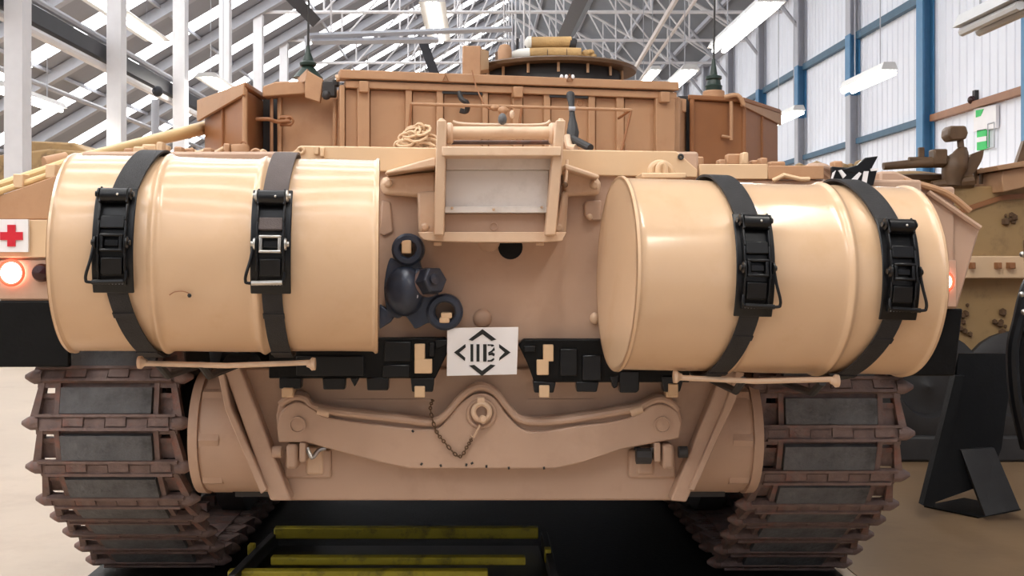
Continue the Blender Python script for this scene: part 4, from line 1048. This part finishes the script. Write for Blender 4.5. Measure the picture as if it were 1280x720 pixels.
for x0, y0, x1, y1 in ((501, 299, 514, 306), (502, 304, 514, 317), (551, 391, 565, 398), (549, 397, 562, 404)):
    obj('retaining_clip', MB().bpx(x0, y0, x1, y1, YB_ + 0.012, 0.08), M['lip'], tw, bev=0.004)
# ================================================================== THINGS LYING ON THE TANK
cr = base(at(690, 76, 5.8), 'canvas_roll'); tag(cr, 'upper tan canvas roll lying on the turret hatch', 'roll', 'canvas rolls on the hatch')
zlid = at(692, 91, YC).z + 0.041; zl_ = zlid + 0.032; zu = zl_ + 0.066
obj('roll', MB().tube([(at(662, 0, 5.84).x, 5.84, zu), (at(714, 0, 5.84).x, 5.84, zu)], [0.030, 0.032], 18), M['canvas'], cr)
obj('white_end', MB().lathe((at(664, 0, 5.84).x, 5.84, zu), (-1, 0, 0), [(0, 0.034), (0.02, 0.032), (0.035, 0.012), (0.037, 0)], 16), M['cloth'], cr, label='white end of the roll')
obj('end_ring', MB().lathe((at(712, 0, 5.84).x, 5.84, zu - 0.008), (1, 0, -0.2), [(0, 0.035), (0.02, 0.036), (0.034, 0.03), (0.03, 0.02), (0.01, 0)], 16), M['dark'], cr)
c3 = base(at(690, 78, 5.8), 'canvas_roll'); tag(c3, 'lower tan canvas roll with a white tail and knotted end', 'roll', 'canvas rolls on the hatch')
obj('roll', MB().tube(smoothpath([(at(661, 0, 5.8).x, 5.8, zl_), (at(690, 0, 5.8).x, 5.8, zl_ + 0.004), (at(726, 0, 5.8).x, 5.8, zl_ + 0.001)]), 0.030, 18), M['canvas'], c3)
obj('white_tail', MB().tube(smoothpath([V2(at(662, 0, 5.8), zl_), V2(at(650, 0, 5.8), zl_ - 0.002), V2(at(640, 0, 5.8), zlid + 0.022), V2(at(631, 0, 5.8), zlid + 0.009)]), [0.031, 0.031, 0.03, 0.029, 0.028, 0.026, 0.024, 0.022, 0.02, 0.017, 0.013, 0.009, 0.004], 14), M['cloth'], c3, label='white cloth tail of the roll')
kn = MB()
for px, py, r in ((733, 70, .022), (738, 67, .018), (742, 72, .014), (734, 77, .016), (727, 76, .016)): kn.ball(V2(at(px, 0, 5.8), zlid + r * 0.95 + 0.002 + (74 - min(py, 74)) * 0.003), r, 12, (1.2, 1, .9))
obj('knotted_end', kn, M['canvas'], c3)
for px in (684, 708): obj('tie', MB().ring(Vector((at(px, 0, 5.8).x, 5.8, zl_)), (1, 0, 0), 0.0305, 0.0025, 16, 5), M['gun'], c3)
rc = base(at(523, 187, 4.25), 'rope_coil'); tag(rc, 'pale coiled rope bundle on the deck beside the travel lock', 'rope')
for k in range(36):
    f = R.uniform(-1, 1); hgt = 1 - f * f
    c0 = at(522 + 20 * f, 184, 4.25) + Vector((0, R.uniform(-0.05, 0.03), R.uniform(-0.018, 0.045 * (0.3 + hgt))))
    ra, rb_, tw_ = R.uniform(0.018, 0.035), R.uniform(0.010, 0.02), R.uniform(-0.9, 0.9)
    P = []
    for t in range(10):
        e = 2 * math.pi * t / 10
        P.append(c0 + Vector((ra * math.cos(e), rb_ * math.sin(e) * math.sin(tw_ * 2) - 0.01 * math.cos(e), 0.012 + rb_ * math.sin(e) + 0.4 * ra * math.cos(e) * math.sin(tw_))))
    obj('rope_loop', MB().tube(P, 0.0055, 6, closed=True), M['lip'], rc)
# dark camouflaged tool leaning on the turret
tool = base(at(716, 186, 4.6), 'leaning_tool'); tag(tool, 'dark mottled long tool leaning upright behind the travel lock', 'tool')
obj('shaft', MB().tube(smoothpath([at(713, 118, 4.85), at(715, 140, 4.75), at(716, 160, 4.68), at(716, 180, 4.62), V2(at(716, 0, 4.6), zt + 0.004)]), [.018, .018, .014, .012, .012, .013, .015, .02, .022, .026, .024, .02, .014, .014, .014, .014, .014], 10), M['dark'], tool)
obj('collar', MB().tube([at(711, 136, 4.74), at(719, 136, 4.74)], 0.01, 8), M['steelgrey'], tool)
obj('foot', MB().tube([at(716, 174, 4.6), at(738, 185, 4.5)], 0.016, 10), M['dark'], tool)
obj('pale_grip', MB().tube([at(708, 170, 4.6), at(712, 184, 4.58), at(720, 185, 4.56)], 0.016, 10), M['cast'], tool)
mb_ = base(at(1068, 232, 3.815), 'marker_board'); tag(mb_, 'black board with white slashes and a fin on the right fender', 'marker board')
YM = 3.815
obj('board', MB().ppx([(1040, 208), (1097, 212), (1092, 232), (1040, 230)], YM, 0.02), M['blackpaint'], mb_, bev=0.003)
obj('fin', MB().ppx([(1052, 212), (1072, 206), (1082, 197), (1098, 195), (1088, 214), (1070, 218)], YM - 0.004, 0.02), M['blackpaint'], mb_, bev=0.003)
for pts in ([(1048, 213), (1052, 212), (1058, 219), (1054, 223)], [(1041, 216), (1045, 213), (1041, 224), (1038, 228)], [(1060, 229), (1074, 215), (1077, 217), (1068, 231)], [(1080, 214), (1086, 214), (1083, 231), (1077, 231)], [(1044, 229), (1050, 225), (1052, 230)], [(1088, 211), (1098, 210), (1098, 213), (1089, 214)]):
    obj('white_slash', MB().ppx(pts, YM - 0.007, 0.006), M['white'], mb_, smooth=None)
# ================================================================== ON THE FLOOR
fm = MB().bx((-1.62, 4.35, 0.0), (1.5, 9.2, 0.008))  # thin black sheet covering the floor beneath the tank
tag(obj('floor_sheet', fm, M['black'], bev=0.004), 'thin black sheet on the floor beneath the tank', 'mat')
dt = base((-0.33, 4.7, 0.012), 'drip_tray'); tag(dt, 'black drip tray with yellow painted bars under the tank belly', 'tray')
def bar(name, x0, y0, x1, y1, Y, m='yellow', t=0.05):
    return obj(name, MB().bpx(x0, y0, x1, y1, Y, t), M[m], dt, bev=0.006)
bar('bar', 342, 660, 673, 674, 4.98); bar('bar', 338, 697, 657, 707, 4.58); bar('bar', 284, 714, 610, 727, 4.43)
def gb(px, py, z):      # point of picture on the level z
    Y = (HC - z) * FPX / (py - CY); return at(px, py, Y)
for a, b in (((340, 664), (285, 718)), ((676, 664), (690, 724))):
    p, q = gb(*a, 0.09), gb(*b, 0.09)
    obj('side_bar', MB().prism([p, q, q + Vector((0.03, 0, 0)), p + Vector((0.03, 0, 0))], (0, 0, -0.07)), M['dark'], dt, bev=0.004)
obj('post', MB().bpx(309, 682, 317, 694, 4.72, 0.05), M['yellow'], dt, bev=0.004)
obj('post', MB().bpx(681, 687, 689, 704, 4.66, 0.05), M['yellow'], dt, bev=0.004)
obj('pan', MB().prism([(-0.93, 5.0, 0.014), (0.26, 5.0, 0.014), (0.28, 4.42, 0.014), (-0.99, 4.42, 0.014)], (0, 0, 0.02)), M['blackpaint'], dt)
st = base(at(1215, 640, 5.75), 'display_stand'); st.location.z = 0; MW[st] = Matrix.Translation(st.location)
tag(st, 'black A-shaped stand on the floor between the two vehicles', 'stand')
Y1, Y2 = 5.62, 5.9
obj('panel', MB().add([at(1198, 442, Y2), at(1268, 442, Y2), at(1252, 560, 5.78), at(1236, 604, 5.72), at(1158, 632, Y1 + .03), at(1196, 470, 5.86)], [(0, 1, 2, 3, 4, 5)]).prism([at(1198, 442, Y2), at(1268, 442, Y2), at(1240, 560, Y2), at(1230, 600, Y2), at(1162, 620, Y2), at(1192, 470, Y2)], (0, 0.04, 0)), M['black'], st)
obj('side_leg', MB().prism([at(1194, 470, 5.8), at(1206, 470, 5.8), at(1168, 634, Y1), at(1154, 632, Y1)], (0, 0.06, 0)), M['black'], st)
obj('front_leg', MB().prism([at(1201, 562, 5.74), at(1243, 560, 5.74), at(1275, 636, 5.6), at(1232, 645, 5.6)], (0, 0.03, 0)), M['dark'], st)
zf = 0.012
obj('foot_plate', MB().prism([V2(gb(1155, 632, zf), zf), V2(gb(1222, 646, zf), zf), V2(gb(1276, 636, zf), zf), V2(gb(1205, 622, zf), zf)], (0, 0, -0.011)), M['black'], st)
# ================================================================== SECOND VEHICLE AT THE RIGHT
v2 = base((3.9, 7.6, 0), 'armoured_carrier'); tag(v2, 'dirty olive tan armoured vehicle behind the right fender with a mounted machine gun', 'armoured vehicle')
YV = 7.2
hull2 = MB().ppx([(1110, 250), (1140, 236), (1252, 232), (1360, 236), (1380, 330), (1150, 330)], YV, 3.0)
obj('upper_hull', hull2, M['olive'], v2, bev=0.01)
obj('lower_hull', MB().ppx([(1150, 346), (1400, 346), (1400, 470), (1170, 470)], YV + 0.08, 3.0), M['olive'], v2, bev=0.01)
obj('side_ledge', MB().bpx(1186, 320, 1400, 348, YV - 0.08, 0.3), M['lip'], v2, bev=0.008)
obj('hull_strip', MB().ppx([(1196, 262), (1252, 244), (1300, 240), (1300, 246), (1252, 250), (1198, 268)], YV - 0.02, 0.04), M['bin'], v2)
for px, w in ((1247, 6), (1262, 8), (1215, 5)):
    obj('ledge_lug', MB().bpx(px, 328, px + w, 336, YV - 0.13, 0.08), M['bin'], v2, bev=0.004)
obj('roof_edge', MB().ppx([(1252, 214), (1300, 204), (1300, 230), (1254, 240)], YV - 0.15, 0.6), M['turret'], v2, bev=0.006)
obj('roof_hatch', MB().ppx([(1246, 207), (1310, 196), (1310, 204), (1248, 213)], YV - 0.2, 0.7), M['turret'], v2, bev=0.004)
obj('dark_shield', MB().ppx([(1270, 206), (1280, 176), (1296, 170), (1296, 204)], YV - 0.1, 0.04), M['gun'], v2)
cl = MB()
for i in range(26):
    px, py = R.choice(((1204, 392), (1250, 400), (1262, 268), (1206, 420), (1254, 425))); cl.ball(at(px + R.uniform(-7, 7), py + R.uniform(-12, 12), YV + (0.06 if py > 340 else -0.01)), R.uniform(0.01, 0.03), 6)
obj('mud_lumps', cl, M['mud'], v2, kind='stuff')
for i, px in enumerate((1150, 1256, 1368)):
    w_ = obj('road_wheel', MB().lathe(at(px, 480, YV + 0.2), (0, -1, 0), [(0, 0.36), (0.16, 0.36), (0.18, 0.33), (0.18, 0.2), (0.12, 0.18), (0.12, 0.06), (0.16, 0.0)], 28), M['dark'], v2)
obj('track_run', MB().bpx(1110, 545, 1420, 578, YV + 0.0, 0.4), M['dark'], v2, bev=0.02)
obj('under_side', MB().bpx(1130, 462, 1420, 560, YV + 0.5, 2.4), M['dark'], v2)
# hatch ring and gun mount on its roof
obj('roof_dome', MB().ball(at(1135, 232, 7.6), 0.26, 20, (1.2, 1, .38)), M['olive'], v2)
obj('dome_ring', MB().lathe(at(1140, 228, 7.6), (0, 0, 1), [(0, 0.30), (0.03, 0.31), (0.04, 0.28)], 28), M['gun'], v2)
gm = obj('gun_mount', MB().tube(smoothpath([at(1190, 232, 7.2), at(1192, 212, 7.2), at(1200, 196, 7.2), at(1204, 184, 7.2)]), [0.06, 0.06, .065, .07, .075, .08, .075, .065, .055, .05, .04, .03, .025], 12), M['gun'], v2)
obj('mount_foot', MB().tube([at(1165, 232, 7.2), at(1215, 226, 7.2)], [0.03, 0.045], 10), M['gun'], gm)
obj('sight_head', MB().ppx([(1186, 160), (1190, 157), (1208, 157), (1211, 166), (1208, 174), (1190, 176), (1185, 170)], 7.15, 0.12), M['gun'], gm, bev=0.012)
obj('sight_neck', MB().tube([at(1200, 172, 7.2), at(1201, 184, 7.2)], 0.022, 8), M['gun'], gm)
obj('fin_shield', MB().ppx(spl2([(1230, 187), (1228, 198), (1222, 210), (1212, 222), (1204, 226), (1206, 208), (1214, 193)], 3), 7.18, 0.03), M['gun'], gm)
obj('gun_body', MB().bpx(1168, 186, 1185, 206, 7.15, 0.1), M['gun'], gm, bev=0.01)
obj('gun_barrel', MB().tube([at(1104, 208, 7.2), at(1150, 204, 7.2), at(1185, 202, 7.2)], [0.024, 0.03, 0.04], 12), M['gun'], gm)
obj('gun_barrel', MB().tube([at(1136, 200, 7.2), at(1170, 200, 7.2)], 0.02, 10), M['gun'], gm)
obj('front_sight', MB().bpx(1149, 184, 1156, 198, 7.2, 0.03), M['gun'], gm, bev=0.004)
for px in (1218, 1226, 1233):
    obj('roof_spike', MB().tube([at(px, 230, 7.3), at(px + 1, 210, 7.3)], 0.012, 6), M['gun'], v2)
rl = MB()
for i in range(14): rl.ball(at(1000 + i * 6 + R.uniform(-3, 3), 214 + R.uniform(-5, 6), 8.6), R.uniform(0.03, 0.06), 8)
obj('rear_stowage', rl, M['olive'], v2, kind='stuff')
# dark machine at the very edge of the picture
ed = base((2.55, 5.2, 0), 'dark_machine'); tag(ed, 'dark curved machine part with bright bolts at the right picture edge', 'machine')
obj('guard', MB().tube(smoothpath([at(1302, 330, 5.2), at(1284, 360, 5.2), at(1274, 400, 5.2), at(1266, 440, 5.2), at(1270, 500, 5.2), at(1284, 560, 5.2)]), 0.03, 10), M['blackpaint'], ed)
obj('guard_plate', MB().ppx(spl2([(1300, 400), (1282, 410), (1270, 440), (1272, 500), (1286, 560), (1320, 570), (1320, 400)], 3), 5.22, 0.05), M['black'], ed)
obj('stand_leg', MB().tube([at(1300, 500, 5.3), Vector((at(1300, 0, 5.3).x, 5.3, 0.0))], 0.04, 8), M['black'], ed)
for px, py in ((1277, 368), (1280, 390), (1278, 318)):
    obj('bolt', MB().ball(at(px, py, 5.14), 0.014, 10), M['steel'], ed)
obj('upright', MB().tube([at(1284, 300, 5.2), at(1290, 420, 5.2)], 0.02, 8), M['gun'], ed)
# far vehicles on the left, seen between the columns
v3 = base((-9.5, 24, 0), 'far_vehicle'); tag(v3, 'far tan vehicle in the dim left bay behind the white columns', 'vehicle')
obj('hull', MB().ppx([(-20, 196), (60, 186), (150, 192), (190, 205), (190, 330), (-20, 330)], 24, 3), M['olive'], v3, bev=0.05)
obj('turret', MB().ppx([(20, 190), (34, 176), (92, 178), (112, 192)], 24.5, 2), M['olive'], v3, bev=0.05)
obj('wheel', MB().lathe(at(40, 370, 23.9), (0, -1, 0), [(0, 0.5), (0.2, 0.5), (0.22, 0.3), (0.1, 0.0)], 20), M['dark'], v3)
obj('wheel', MB().lathe(at(140, 370, 23.9), (0, -1, 0), [(0, 0.5), (0.2, 0.5), (0.22, 0.3), (0.1, 0.0)], 20), M['dark'], v3)
gp = base(at(194, 330, 20), 'grey_post'); gp.location.z = 0; MW[gp] = Matrix.Translation(gp.location)
tag(gp, 'grey post with a dark head between second and third white columns', 'post')
obj('post', MB().tube([Vector((at(194, 0, 20).x, 20, 0)), at(194, 125, 20)], 0.07, 10), M['steelgrey'], gp)
obj('post_head', MB().ball(at(197, 114, 20), 0.1, 12), M['roofdk'], gp)
